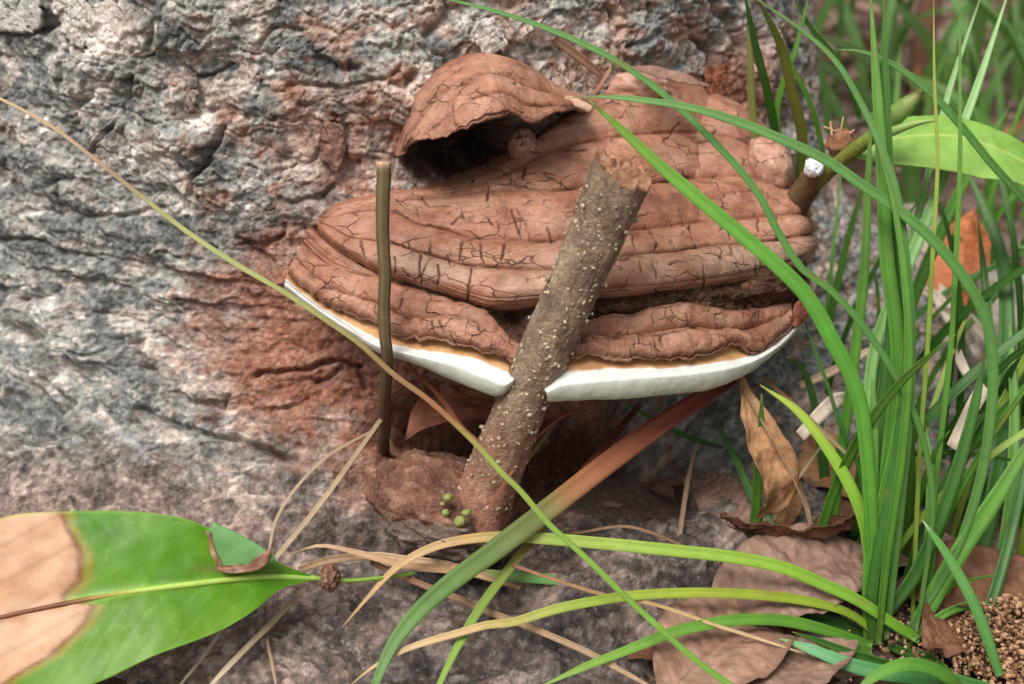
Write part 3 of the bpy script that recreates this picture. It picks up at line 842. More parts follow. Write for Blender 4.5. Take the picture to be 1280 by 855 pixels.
# the curled chip of crust by the hood
plate_mesh('crust_flake', [(684, 132), (700, 122), (718, 122), (742, 136), (736, 141), (712, 136), (696, 138)], lambda x, y: 0.628 + 0 * x, 0.0015,
           M_CRUST, FUNGUS, [(0, (166, 118, 92)), (1, (224, 196, 170))], seed=30)
# red-brown torn margin at the right end of the rim
plate_mesh('crust_flake', [(990, 392), (996, 376), (1008, 378), (1011, 392), (1002, 404), (992, 410)], lambda x, y: E(x) - 0.016, 0.002,
           M_CRUST, FUNGUS, [(0, (104, 50, 38)), (1, (150, 84, 62))], seed=31)
gc = np.random.default_rng(77)
for k in range(34):
    ox = gc.uniform(925, 1000); oy = 372 - (ox - 925) * 0.30 + gc.uniform(-12, 18); r = gc.uniform(3, 8)
    lump('crumb', ox, oy, float(E(ox)) + gc.uniform(0.002, 0.010), r, r * gc.uniform(.6, 1), r * 0.0004, M_FLESH, FUNGUS, [(0, (64, 40, 30)), (1, (150, 104, 82))], 40 + k, 0.45, 2.6, sub=2)

# ------------------------------------------------------------------ tubes, ribbons, leaves
def frame_along(W, view=None):
    T = nrm(np.gradient(W, axis=0))
    ref = nrm(W - CAM) if view is None else np.broadcast_to(view, W.shape)
    S = nrm(np.cross(T, ref)); N = nrm(np.cross(S, T))
    sgn = np.sign((N * (CAM - W)).sum(-1).mean()) or 1
    return T, S, N * sgn

def tube(pts, radii_px, n=40, seg=12, world=False):
    q = catmull(np.array(pts, float), n)
    W = q if world else P(q[:, 0], q[:, 1], q[:, 2])
    r = np.interp(np.linspace(0, 1, n), np.linspace(0, 1, len(radii_px)), radii_px)
    r = r if world else r * q[:, 2] / FPX
    T, S, N = frame_along(W)
    a = np.linspace(0, 2 * math.pi, seg, endpoint=False)
    ring = W[:, None] + r[:, None, None] * (np.cos(a)[None, :, None] * S[:, None] + np.sin(a)[None, :, None] * N[:, None])
    return ring, W, r, (T, S, N)

def tube_mesh(ring):
    n, s = ring.shape[:2]
    V = np.concatenate([ring.reshape(-1, 3), ring[0].mean(0)[None], ring[-1].mean(0)[None]])
    j = np.arange(s)
    c0 = np.stack([np.full(s, n * s), j, (j + 1) % s], -1)
    c1 = np.stack([np.full(s, n * s + 1), (n - 1) * s + (j + 1) % s, (n - 1) * s + j], -1)
    return V, [grid_faces(n, s, True), np.concatenate([c0, c1])]

def stalk(name, pts, radii, stops, mat=None, parent=None, n=40, seg=8, seed=0, label=None, category=None, group=None, wob=0.0):
    ring, W, r, _ = tube(pts, radii, n, seg)
    if wob:
        ring = ring + (wob * noise(W * 60, seed))[:, None, None] * RT
    V, F = tube_mesh(ring)
    t = np.concatenate([np.repeat(np.linspace(0, 1, n), seg), [0, 1]])
    c = grad(stops, t) * (1 + 0.18 * noise(V * 140, seed))[:, None]
    o = mesh_obj(name, V, F, mat or M_STRAW, parent, c, uv=np.stack([np.concatenate([np.tile(np.arange(seg) / seg, n), [0, 0]]), t], -1),
                 loc=None if parent else W[0])
    return tag(o, label, category, group)

def blade(pts, width, stops, parent=None, name='blade', roll=0.0, fold=0.22, mat=None, n=36, seed=0, profile=None,
          label=None, category=None, group=None, twist=0.0, world=False, view=None):
    """a grass blade: folded ribbon with real thickness; pts from base to tip, width in px at its widest"""
    q = catmull(np.array(pts, float), n)
    W = q if world else P(q[:, 0], q[:, 1], q[:, 2])
    d = (W - CAM) @ FW
    t = np.linspace(0, 1, n)
    prof = np.interp(t, *zip(*(profile or [(0, .7), (.25, 1), (.6, .95), (.85, .6), (1, .06)])))
    w = 0.5 * prof * (width if world else width * d / FPX)
    T, S, N = frame_along(W, view)
    ang = roll + twist * (t - 0.5)
    S2 = np.cos(ang)[:, None] * S + np.sin(ang)[:, None] * N
    N2 = np.cross(S2, T); N2 = np.where(((N2 * N).sum(-1) < 0)[:, None], -N2, N2)
    s = np.linspace(-1, 1, 5)
    top = W[:, None] + s[None, :, None] * w[:, None, None] * S2[:, None] + (fold * (np.abs(s) - 0.5))[None, :, None] * w[:, None, None] * N2[:, None]
    th = 0.00022 + 0.00012 * (1 - np.abs(s))
    bot = top - th[None, :, None] * N2[:, None]
    ring = np.concatenate([top, bot[:, ::-1]], 1)
    V, F = tube_mesh(ring)
    tt = np.concatenate([np.repeat(t, 10), [0, 1]])
    ss = np.concatenate([np.tile(np.concatenate([s, s[::-1]]), n), [0, 0]]) * 0.5 + 0.5
    c = grad(stops, tt) * (1 + 0.14 * noise(V * 70, seed + 1))[:, None]
    wear = smooth(0.42, 0.62, noise(V * 210 + seed, seed + 2)) * 0.4 + smooth(0.95, 1.0, tt + 0.03 * noise(V * 90, seed + 3)) * 0.5 * (seed % 3 > 0)
    c = c * (1 - wear)[:, None] + lin((150, 116, 66)) * wear[:, None]              # brown flecks and dry tips
    mid = np.exp(-((ss - 0.5) / 0.10) ** 2) * 0.14
    c = c * (1 + mid)[:, None]
    o = mesh_obj(name, V, F, mat or M_GRASS, parent, c, uv=np.stack([ss, tt], -1), loc=None if parent else W[0])
    return tag(o, label, category, group)

def leaf(name, mid, wl, wr, mat, parent, colfun, up=None, cup=0.15, wave=0.0, thick=0.0004, n=60, k=21, seed=0, world=False,
         curl=0.0, vein=0.0006, label=None, category=None, group=None, droop=0.0):
    """a broad leaf: midrib points, half widths (px or m) to either side along it, cupped and waved, real thickness"""
    q = catmull(np.array(mid, float), n)
    W = q if world else P(q[:, 0], q[:, 1], q[:, 2])
    d = (W - CAM) @ FW
    t = np.linspace(0, 1, n)
    def prof(w):
        w = np.asarray(w, float)
        m = catmull(w, 200) if len(w) > 2 else w
        return np.maximum(np.interp(t, m[:, 0], m[:, 1]), 0.0)
    sc = 1.0 if world else d / FPX
    a, b = prof(wl) * sc, prof(wr) * sc
    T = nrm(np.gradient(W, axis=0))
    upv = np.broadcast_to(nrm(np.asarray(up if up is not None else -FW, float)), W.shape)
    S = nrm(np.cross(T, upv)); N = nrm(np.cross(S, T))
    s = np.linspace(-1, 1, k)
    off = np.where(s[None] < 0, s[None] * a[:, None], s[None] * b[:, None])
    wmx = max(a.max(), b.max())
    hh = cup * np.abs(off) - droop * off ** 2 / wmx + curl * off
    G = W[:, None] + off[..., None] * S[:, None] + hh[..., None] * N[:, None]
    if wave:
        G = G + (wave * noise(G * (1.2 / wmx), seed) * (0.3 + np.abs(s))[None] + 0.25 * wave * noise(G * (5 / wmx), seed + 1))[..., None] * N[:, None]
    # lateral veins as faint ridges
    vv = np.cos((t[:, None] * 14 - 2.2 * np.abs(s)[None]) * 2 * math.pi)
    rel = vein * (np.exp(-(s / 0.06) ** 2)[None] * 1.2 - 0.25 * smooth(0.85, 1.0, vv) * (np.abs(s) > 0.08)[None])
    G = G + rel[..., None] * N[:, None]
    B = G - thick * N[:, None]
    ring = np.concatenate([G, B[:, ::-1]], 1)
    V, F = tube_mesh(ring)
    sT = np.broadcast_to(s, (n, k)); tT = np.broadcast_to(t[:, None], (n, k))
    cf = colfun(tT, sT, G)
    cc = np.concatenate([cf, cf[:, ::-1]], 1).reshape(-1, 3)
    cc = np.concatenate([cc, cc[:1], cc[-1:]])
    o = mesh_obj(name, V, F, mat, parent, cc, loc=None if parent else W[0])
    return tag(o, label, category, group)

# ------------------------------------------------------------------ the cut sapling stump in front of the fungus
STUMP = empty('sapling_stump', P(596, 655, 0.60), 'thick cut sapling stump with pale warty bark leaning in front of the bracket fungus', 'stump')
def make_stump():
    pts = [(592, 665, .604), (606, 620, .598), (628, 565, .588), (662, 480, .568), (700, 395, .552), (738, 310, .540), (778, 212, .527)]
    ring, W, r, (T, S, N) = tube(pts, [40, 34, 31, 30, 30.5, 32, 34, 39], 200, 96)
    ax = nrm((ring - W[:, None]))
    nz = fbm(ring * 70, 3, 301)
    aa = np.linspace(0, 2 * math.pi, 96, endpoint=False)[None, :] + np.zeros((200, 1)); tt_ = np.linspace(0, 1, 200)[:, None] + np.zeros((1, 96))
    fis = fbm(np.stack([np.cos(aa) * 7, np.sin(aa) * 7, tt_ * 9], -1), 4, 311, ridged=True)
    ring = ring + ax * (0.0012 * nz + 0.0006 * fbm(ring * 260, 3, 302) + 0.0007 * fis)[..., None]
    # the broken end: the last rows are cut uneven
    a = np.linspace(0, 2 * math.pi, 96, endpoint=False)
    jag = 0.004 * noise(np.stack([np.cos(a) * 3, np.sin(a) * 3, np.zeros(96)], -1), 303) + 0.002 * noise(np.stack([np.cos(a) * 9, np.sin(a) * 9, np.zeros(96)], -1), 304)
    k = np.linspace(0, 1, 200) ** 12
    tilt = -0.22 * ((ring - W[:, None]) * N[:, None]).sum(-1) - 0.15 * ((ring - W[:, None]) * RT).sum(-1)
    ring = ring + (k[:, None] * (jag[None] + tilt))[..., None] * T[:, None]
    t = np.broadcast_to(np.linspace(0, 1, 200)[:, None], (200, 96))
    v = np.clip(0.5 + 0.6 * fbm(ring * np.array([120, 120, 50]), 4, 305) + 0.3 * fbm(ring * 420, 2, 306), 0, 1)
    c = grad([(0, (78, 63, 51)), (0.5, (126, 106, 88)), (1, (168, 147, 125))], np.clip(v + 0.22 * fis - .1, 0, 1))
    red = (smooth(0.42, 0.08, t + 0.15 * fbm(ring * 40, 3, 307)) * 0.75)[..., None]
    c = c * (1 - red) + grad([(0, (112, 66, 50)), (1, (182, 128, 104))], v) * red
    V = ring.reshape(-1, 3)
    mesh_obj('stem', V, grid_faces(200, 96, True), M_STUMP, STUMP, c)
    # cut end with splinters
    R = 14
    rr = np.linspace(1, 0, R)
    rim = ring[-1]; ctr = rim.mean(0)
    D = ctr + (rim - ctr)[None] * rr[:, None, None]
    D = D + (0.005 * fbm(D * np.array([340, 340, 160]), 4, 308) * (rr < 0.99)[:, None] - 0.002 * (1 - rr)[:, None] ** 0.5)[..., None] * T[-1]
    D = D + (0.004 * np.exp(-((np.arange(96) - 30) / 6.0) ** 2)[None] * (rr > 0.5)[:, None] * (rr < 0.97)[:, None])[..., None] * T[-1]
    tt = np.clip(0.5 + 0.9 * fbm(D * 200, 4, 309), 0, 1)
    cc = grad([(0, (70, 44, 33)), (0.45, (144, 102, 78)), (1, (206, 162, 130))], tt)
    mesh_obj('cut_face', D, grid_faces(R, 96, True), M_CUT, STUMP, cc)
    # pale wart-like lenticels
    Vs, Fs, Cs, base = [], [], [], 0
    IV, IF = ICO1
    g = np.random.default_rng(5)
    for i in range(900):
        tt = g.uniform(0.10, 0.965); u = int(tt * 199); j = g.integers(0, 96)
        if g.random() < 0.30 * (tt > 0.5): continue
        p = ring[u, j]; nn = ax[u, j]
        if nn @ (CAM - p) < -0.2 * np.linalg.norm(CAM - p): continue
        s = g.uniform(0.00035, 0.00135) ** 1.0 * (1.1 if tt < 0.45 else 1.0)
        for rep in range(1 + (g.random() < 0.3)):
            q = p + rep * g.normal(0, 0.0011, 3)
            Vs.append(q - nn * s * 0.55 + IV * s * np.array([1, 1, 1]) * g.uniform(0.65, 1.35, 3)); Fs.append(IF + base); base += len(IV)
            Cs.append(np.tile(lin((174, 156, 132)) * g.uniform(0.55, 1.2), (len(IV), 1)))
    o = mesh_obj('lenticels', np.concatenate(Vs), np.concatenate(Fs), M_PLAIN, STUMP, np.concatenate(Cs))
    tag(o, kind='stuff')
make_stump()
BURL = [(0, (70, 48, 40)), (0.5, (120, 82, 67)), (0.8, (152, 112, 94)), (1, (190, 154, 136))]
lump('root_burl', 548, 628, 0.618, 84, 56, 0.036, M_BARK, STUMP, BURL, 21, 0.38, 1.7, rot=-0.35, sub=5, fine=0.007)
lump('root_burl', 560, 662, 0.612, 88, 36, 0.036, M_BARK, STUMP, [(0, (70, 60, 55)), (0.6, (114, 96, 86)), (1, (170, 148, 134))], 22, 0.40, 1.9, rot=-0.25, sub=5, fine=0.007)
for bx, by, rx, ry, rt in [(560, 622, 8, 7, .5), (557, 641, 5.5, 6, 0), (553, 630, 4, 4, 0), (575, 652, 10, 9, .6), (583, 641, 8, 6, .3)]:
    lump('bud', bx, by, 0.579, rx * .8, ry * .8, rx * 0.00035, M_GREEN, STUMP, [(0, (104, 114, 52)), (1, (166, 174, 104))], int(bx), 0.12, 2.0, rot=rt)

stalk('thin_stem', [(479, 566, .650), (480, 548, .622), (482, 500, .588), (482, 440, .564), (480, 380, .558), (479, 290, .552), (478, 202, .546)], [7.5, 7.5, 7.5, 8, 8.5, 9.5],
      [(0, (92, 66, 48)), (0.3, (96, 80, 54)), (0.97, (104, 92, 62)), (1, (196, 160, 130))], M_STRAW, n=80, seg=12, seed=3, wob=0.001,
      label='thin upright olive brown cut stem beside the left end of the bracket fungus', category='stem')

# ------------------------------------------------------------------ grass
GREEN = [(0, (84, 108, 40)), (0.15, (82, 132, 42)), (0.6, (98, 150, 56)), (1, (118, 162, 78))]
DARK = [(0, (58, 86, 30)), (0.3, (54, 102, 32)), (1, (80, 126, 52))]
YELL = [(0, (122, 146, 50)), (0.5, (142, 172, 68)), (1, (176, 176, 92))]
PALEG = [(0, (110, 150, 66)), (0.5, (134, 184, 100)), (1, (168, 204, 140))]
TEAL = [(0, (76, 116, 48)), (0.5, (96, 146, 70)), (1, (124, 168, 98))]
STRAW = [(0, (152, 128, 98)), (0.5, (180, 158, 128)), (1, (192, 174, 148))]

def D2(pts, d0, d1):
    """bearings from base to tip with distance running from d0 to d1"""
    n = len(pts) - 1
    L = np.concatenate([[0], np.cumsum([math.hypot(pts[i + 1][0] - pts[i][0], pts[i + 1][1] - pts[i][1]) for i in range(n)])])
    return [(x, y, d0 + (d1 - d0) * l / L[-1]) for (x, y), l in zip(pts, L)]

BASE = ground_pt(1098, 806)
TUFT = empty('grass_tuft', BASE, 'big tuft of long green grass blades arching over the right side of the bracket fungus', 'grass')
tuft_blades = [  # base -> tip, width px, colours, (d base, d tip), roll
    ([(1145, 790), (1152, 750), (1163, 671), (1166, 627), (1158, 565), (1144, 520), (1121, 472), (1077, 405), (1032, 357), (1004, 338), (972, 289), (947, 241), (897, 182), (826, 115), (767, 74), (700, 42), (620, 14), (528, -8)], 10, TEAL, (.58, .540), .2),
    ([(1130, 800), (1190, 700), (1225, 600), (1240, 500), (1240, 440), (1232, 397), (1215, 363), (1190, 327), (1159, 293), (1122, 262), (1077, 231), (1032, 200), (960, 167), (910, 148), (860, 134), (810, 126), (760, 121), (713, 122)], 15, TEAL, (.585, .535), .25),
    ([(1096, 806), (1090, 669), (1087, 613), (1082, 557), (1076, 509), (1062, 467), (1041, 428), (1020, 388), (1000, 360), (960, 322), (920, 288), (870, 246), (820, 203), (780, 165), (735, 124)], 22, [(0, (86, 140, 40)), (.5, (96, 162, 58)), (.8, (120, 176, 70)), (1, (138, 168, 70))], (.588, .540), .3),
    ([(1092, 806), (1100, 680), (1112, 560), (1122, 440), (1108, 320), (1102, 200), (1095, 100), (1088, -12)], 20, GREEN, (.588, .56), .35),
    ([(1100, 806), (1110, 680), (1125, 540), (1132, 420), (1126, 330), (1112, 220), (1108, 120), (1104, -12)], 16, DARK, (.588, .565), -.3),
    ([(1098, 806), (1108, 700), (1128, 560), (1136, 440), (1130, 340), (1118, 260), (1100, 190)], 13, GREEN, (.58, .55), .5),
    ([(1036, 730), (1042, 655), (1048, 587), (1059, 514), (1069, 439), (1080, 340), (1086, 203), (1090, 140)], 14, GREEN, (.64, .60), .2),
    ([(1140, 790), (1150, 560), (1159, 439), (1167, 298), (1172, 200), (1168, 100), (1167, -12)], 6, YELL, (.60, .57), .0),
    ([(1150, 780), (1170, 600), (1188, 440), (1195, 320), (1200, 200), (1200, 100), (1200, -12)], 7, GREEN, (.60, .57), .0),
    ([(1090, 800), (1085, 560), (1094, 433), (1145, 307), (1187, 200), (1218, 118), (1262, -14)], 15, PALEG, (.60, .66), .2),
    ([(1098, 800), (1096, 560), (1110, 430), (1140, 300), (1165, 200), (1187, 112), (1228, -10)], 12, PALEG, (.61, .68), .3),
    ([(1108, 800), (1125, 640), (1138, 500), (1139, 397), (1131, 312), (1120, 239), (1100, 180), (1072, 121), (1044, 76), (1004, 39), (942, -4)], 11, TEAL, (.585, .545), .3),
    ([(1090, 800), (1092, 700), (1098, 600), (1104, 514), (1112, 430), (1116, 330)], 18, DARK, (.60, .60), -.4),
    ([(1088, 806), (1098, 655), (1121, 542), (1132, 430), (1140, 380)], 15, GREEN, (.585, .57), .4),
    ([(1160, 760), (1163, 655), (1172, 587), (1188, 430), (1194, 380)], 7, GREEN, (.60, .59), 0),
    ([(1110, 800), (1118, 640), (1127, 574), (1160, 566), (1220, 568), (1290, 580)], 10, DARK, (.60, .62), .6),
    ([(1130, 806), (1145, 784), (1190, 705), (1249, 615), (1300, 530)], 23, GREEN, (.585, .57), .25),
    ([(1100, 800), (1106, 772), (1145, 716), (1187, 615), (1215, 520), (1232, 440)], 18, DARK, (.59, .58), .3),
    ([(1086, 812), (1086, 740), (1089, 615), (1092, 520), (1090, 470)], 17, GREEN, (.585, .575), .2),
    ([(1090, 806), (1090, 740), (1108, 640), (1122, 560), (1128, 480)], 14, DARK, (.583, .57), -.2),
    ([(1250, 845), (1221, 764), (1187, 699), (1153, 650)], 14, [(0, (74, 124, 52)), (.92, (98, 156, 74)), (1, (220, 214, 180))], (.55, .565), .2),
    ([(1140, 806), (1184, 739), (1230, 724), (1290, 714)], 11, GREEN, (.585, .60), .5),
    ([(1140, 800), (1180, 768), (1212, 757), (1250, 762), (1295, 778)], 11, GREEN, (.58, .58), .4),
    ([(1200, 862), (1187, 848), (1160, 834), (1131, 831), (1100, 842), (1070, 862)], 18, GREEN, (.545, .53), .3),
    ([(1090, 815), (1060, 818), (1027, 833), (995, 845), (960, 862)], 17, GREEN, (.575, .545), .3),
    ([(1240, 862), (1173, 848), (1110, 842), (1060, 830), (1015, 812), (974, 798)], 20, [(0, (64, 116, 50)), (.5, (80, 144, 74)), (.85, (120, 180, 130)), (1, (140, 180, 120))], (.55, .555), .1),
    ([(1230, 858), (1150, 842), (1080, 822), (1020, 800), (990, 790)], 16, DARK, (.555, .565), -.5),
    ([(1066, 815), (1058, 800), (1032, 747), (1013, 711), (954, 643), (920, 575), (892, 520)], 14, DARK, (.59, .67), .2),
    ([(1092, 800), (1088, 720), (1082, 661), (1065, 613), (1037, 565), (997, 514), (950, 481)], 16, [(0, (88, 150, 40)), (.6, (142, 184, 60)), (1, (176, 190, 80))], (.588, .60), .2),
    ([(1085, 760), (1076, 596), (1048, 525), (1034, 480), (1014, 425), (1000, 380)], 6, DARK, (.62, .63), 0),
    ([(1034, 740), (1034, 655), (1031, 599), (1020, 514), (1000, 456), (975, 447)], 13, DARK, (.70, .68), .2),
    ([(1150, 800), (1120, 782), (1075, 752), (1040, 735), (980, 710), (920, 697), (850, 689), (770, 681), (690, 674), (640, 671), (592, 673), (547, 682), (514, 697), (491, 713), (457, 750), (427, 785)], 16, [(0, (96, 150, 40)), (.3, (146, 184, 62)), (.62, (160, 180, 84)), (.74, (186, 150, 92)), (1, (204, 172, 128))], (.58, .572), .15),
    ([(1100, 795), (1060, 766), (1000, 750), (935, 743), (865, 741), (797, 744), (752, 750), (696, 761), (640, 778), (610, 781), (581, 789), (514, 809), (469, 832), (436, 858)], 13, [(0, (120, 150, 40)), (.35, (158, 172, 58)), (.55, (152, 178, 70)), (.68, (176, 168, 90)), (.76, (206, 176, 126)), (1, (212, 184, 138))], (.585, .532), .2),
    ([(1090, 808), (1040, 790), (980, 776), (921, 775), (882, 781), (837, 792), (786, 812), (730, 834), (672, 860)], 15, [(0, (84, 136, 40)), (.6, (110, 158, 58)), (1, (142, 172, 80))], (.580, .532), .2),
    ([(1086, 800), (1000, 775), (920, 758), (860, 750), (790, 742), (720, 728), (660, 722), (610, 718), (553, 711), (514, 708), (469, 697), (435, 688), (398, 682), (356, 695)], 14, [(0, (84, 140, 44)), (.45, (110, 160, 76)), (.62, (104, 150, 80)), (.72, (190, 150, 112)), (1, (208, 176, 140))], (.60, .577), .2),
    ([(1090, 806), (1062, 780), (1030, 750), (990, 735), (930, 722)], 10, YELL, (.60, .61), .3),
    ([(1100, 806), (1040, 775), (970, 765), (900, 760), (850, 752)], 15, DARK, (.59, .60), .4),
    ([(1110, 806), (1130, 815), (1160, 822), (1190, 845), (1215, 870)], 13, DARK, (.585, .55), .4),
    ([(1180, 800), (1225, 690), (1252, 560), (1258, 440), (1255, 340), (1238, 279), (1205, 205)], 22, DARK, (.60, .72), .3),
    ([(1170, 790), (1215, 640), (1238, 500), (1236, 400), (1222, 270)], 15, DARK, (.62, .70), -.3),
    ([(1200, 830), (1240, 740), (1262, 640), (1268, 520), (1262, 400)], 17, GREEN, (.58, .66), .3),
    ([(1210, 840), (1255, 700), (1285, 560), (1300, 430)], 14, DARK, (.57, .62), .2),
]
for k, (pts, w, st, (d0, d1), roll) in enumerate(tuft_blades):
    blade(D2(pts, d0, d1), w, st, TUFT, roll=roll, fold=0.3, n=56, seed=k, twist=0.3 * math.sin(k * 2.1),
          profile=[(0, .75), (.2, 1), (.6, .95), (.85, .65), (1, .08)] if k > 2 else [(0, .5), (.2, .8), (.5, .95), (.8, .8), (.93, .5), (1, .06)])

def random_tuft(name, base, count, hmin, hmax, lean, wmin, wmax, palettes, label, group=None, seed=0, n=16, spread=0.03, bias=(0, 0)):
    g = np.random.default_rng(seed)
    t = empty(name, base, label, 'grass', group)
    for k in range(count):
        h = g.uniform(hmin, hmax); az = g.uniform(0, 2 * math.pi); ln = g.uniform(0.15, lean) * h
        b = np.array(base) + np.array([g.normal(0, spread), g.normal(0, spread), -0.004])
        b[2] = float(ground_h(np.array([b[0]]), np.array([b[1]]))[0]) - 0.003
        dirv = np.array([math.cos(az) + bias[0], math.sin(az) + bias[1], 0])
        pts = [b + dirv * ln * s ** 2 + np.array([0, 0, h * (s - 0.32 * s ** 3 * (ln / h))]) for s in (0, .2, .4, .6, .8, 1)]
        yaw = g.uniform(0, 2 * math.pi)
        blade(pts, g.uniform(wmin, wmax), palettes[g.integers(len(palettes))], t, n=n, roll=g.uniform(-.8, .8), fold=0.3, seed=int(g.integers(999)), world=True)
    return t

random_tuft('grass_tuft', ground_pt(1160, 735), 16, .10, .22, .8, .003, .0062, [GREEN, DARK, YELL, GREEN], 'bushy grass tuft just behind the big arching tuft, on leaf litter', seed=3, spread=.035, bias=(.8, .1))
random_tuft('grass_tuft', ground_pt(1288, 640), 30, .12, .26, .8, .004, .008, [GREEN, DARK, DARK, DARK], 'dense dark green grass tuft on the litter in front of the rotten log', seed=4, spread=.04, bias=(.7, .2))
random_tuft('grass_tuft', ground_pt(1100, 545), 7, .08, .20, .7, .0025, .005, [GREEN, DARK], 'sparse grass tuft at the foot of the trunk behind the hanging dead leaf', seed=5, spread=.03, bias=(.7, .3))
random_tuft('grass_tuft', ground_pt(1285, 400), 16, .12, .30, .8, .004, .009, [DARK, GREEN, TEAL], 'dense grass tuft under the broad green sapling leaf', seed=6, spread=.06)
for k, (gx, gy, lab) in enumerate([(1235, 190, 'blurred pale grass tuft on open soil beyond the broad green sapling leaf'), (1280, 120, 'blurred bright grass clump farthest back on the soil, the widest one'),
                                   (1160, 95, 'small blurred grass tuft beside a brown stick on the soil'), (1040, 40, 'blurred thin grass tuft on bare soil just past the trunk edge'),
                                   (1270, 260, 'blurred deep green grass tuft behind the rotten log')]):
    random_tuft('grass_tuft', ground_pt(gx, gy), [16, 44, 5, 4, 16][k], .10, [.26, .40, .2, .25, .3][k], 1.0, .006, .014, [PALEG, GREEN, PALEG], lab, 'blurred grass behind', seed=20 + k, n=12, spread=[.08, .16, .06, .08, .07][k])

TRT = empty('grass_tuft', P(965, 215, .70), 'few grass blades growing up against the trunk edge behind the fungus', 'grass')
for k, (pts, w, st, (d0, d1), roll) in enumerate([
    ([(972, 200), (968, 160), (958, 110), (945, 60), (930, -10)], 11, DARK, (.69, .62), .2),
    ([(945, 200), (940, 130), (937, 70), (935, 25)], 10, [(0, (140, 140, 70)), (1, (150, 160, 90))], (.69, .65), .2),
    ([(998, 240), (1003, 172), (990, 112), (976, 56), (946, -4)], 17, [(0, (104, 112, 40)), (.5, (128, 146, 54)), (1, (120, 160, 70))], (.69, .60), -.7),
    ([(985, 230), (971, 140), (996, 56), (1012, -10)], 8, GREEN, (.70, .66), .1),
    ([(1030, 200), (1027, 180), (1013, 130), (987, 76), (970, 40)], 7, GREEN, (.70, .66), .1),
    ([(1075, 150), (1060, 100), (1038, 65), (1013, 34), (990, -8)], 8, DARK, (.70, .66), .1)]):
    blade(D2(pts, d0, d1), w, st, TRT, roll=roll, n=30, seed=60 + k)

blade(D2([(1310, 285), (1271, 239), (1240, 205), (1201, 157), (1159, 112), (1114, 79), (1075, 64), (1046, 62)], .60, .58), 10, TEAL, name='loose_grass', roll=.2,
      label='single grass blade crossing in front of the broad green sapling leaf', category='grass')
blade(D2([(930, 462), (885, 492), (840, 521), (790, 556), (745, 590), (700, 625), (660, 656), (610, 694), (560, 731), (520, 768), (490, 808), (466, 862)], .622, .528), 27,
      [(0, (104, 46, 34)), (.2, (140, 70, 52)), (.42, (156, 104, 66)), (.5, (116, 124, 66)), (.75, (96, 130, 62)), (1, (94, 134, 60))], name='loose_grass', roll=.15,
      profile=[(0, .7), (.3, 1), (.6, 1), (.85, .75), (1, .35)], n=56,
      label='wide grass blade, red-brown under the fungus and green at its arching end', category='grass')
blade(D2([(800, 505), (780, 530), (750, 566), (720, 602), (690, 642), (662, 678), (640, 706), (600, 760), (570, 812), (546, 862)], .63, .53), 13,
      [(0, (92, 44, 32)), (.35, (122, 70, 46)), (.5, (134, 118, 60)), (.7, (130, 156, 66)), (1, (140, 172, 76))], name='loose_grass', roll=.2, n=50,
      profile=[(0, .6), (.3, 1), (.8, .9), (1, .5)], label='narrow grass blade running beneath the wide red-brown blade', category='grass')
blade(D2([(918, 860), (885, 837), (854, 812), (820, 781), (786, 750), (758, 722), (719, 685), (685, 654), (650, 613), (627, 591), (594, 554), (537, 501), (492, 468), (450, 430), (400, 395), (350, 362), (300, 333), (240, 294), (180, 248), (120, 200), (60, 155), (-10, 118)], .528, .590), 9,
      [(0, (112, 160, 56)), (.25, (128, 162, 62)), (.36, (150, 156, 70)), (.42, (150, 96, 60)), (.5, (140, 112, 62)), (.62, (150, 156, 80)), (.75, (164, 170, 100)), (.85, (150, 120, 90)), (1, (206, 178, 136))],
      name='loose_grass', roll=.2, n=90, profile=[(0, .9), (.4, .8), (.7, .75), (.9, .6), (1, .4)],
      label='long thin grass blade crossing the trunk and passing under the white rim', category='grass')
blade(D2([(640, 618), (600, 557), (577, 535), (549, 495), (520, 466), (506, 448)], .595, .60), 8, [(0, (150, 130, 70)), (.3, (150, 88, 60)), (1, (126, 66, 46))], name='loose_grass', roll=.2, mat=M_STRAW,
      label='short reddish dry grass blade lying beside the long thin blade under the fungus', category='grass')
blade(D2([(592, 700), (606, 668), (640, 600), (680, 548), (708, 510)], .585, .60), 8, [(0, (150, 160, 70)), (.4, (128, 130, 60)), (1, (120, 64, 46))], name='loose_grass', roll=.2,
      label='thin olive grass blade rising along the right side of the cut stump', category='grass')
blade(D2([(600, 655), (640, 590), (690, 530), (760, 500), (800, 506)], .57, .60), 4, [(0, (150, 96, 70)), (1, (120, 60, 44))], name='loose_grass', roll=.1, mat=M_STRAW,
      label='hair-thin reddish dry blade curving over the lower cut stump', category='grass')
blade(D2([(905, 560), (860, 546), (810, 520), (775, 498)], .66, .64), 7, DARK, name='loose_grass', roll=.2, label='short dark green blade just below the white rim', category='grass')

def straw(pts, d0, d1, w, stops, label, n=40, seed=0, name='dry_straw'):
    return blade(D2(pts, d0, d1), w, stops, name=name, mat=M_STRAW, roll=.3, fold=.35, n=n, seed=seed,
                 profile=[(0, .8), (.3, 1), (.8, .9), (1, .4)], label=label, category='straw')
BR = [(0, (126, 92, 68)), (.5, (158, 128, 98)), (1, (176, 150, 120))]
straw([(476, 524), (440, 575), (400, 630), (351, 690), (310, 738), (262, 810), (222, 860)], .590, .545, 7, STRAW, 'straight pale straw leaning from the thin stem down behind the green leaf', seed=1)
straw([(470, 536), (410, 570), (370, 610), (345, 650), (336, 690), (330, 730)], .592, .58, 4, STRAW, 'fine curved straw bowing beside the straight pale straw', seed=2)
straw([(378, 738), (340, 778), (300, 818), (258, 862)], .572, .535, 8, STRAW, 'pale straw at the lower edge of the big green leaf', seed=3)
straw([(331, 758), (334, 800), (340, 830), (346, 862)], .572, .54, 4, BR, 'thin brown straw standing below the big green leaf', seed=4)
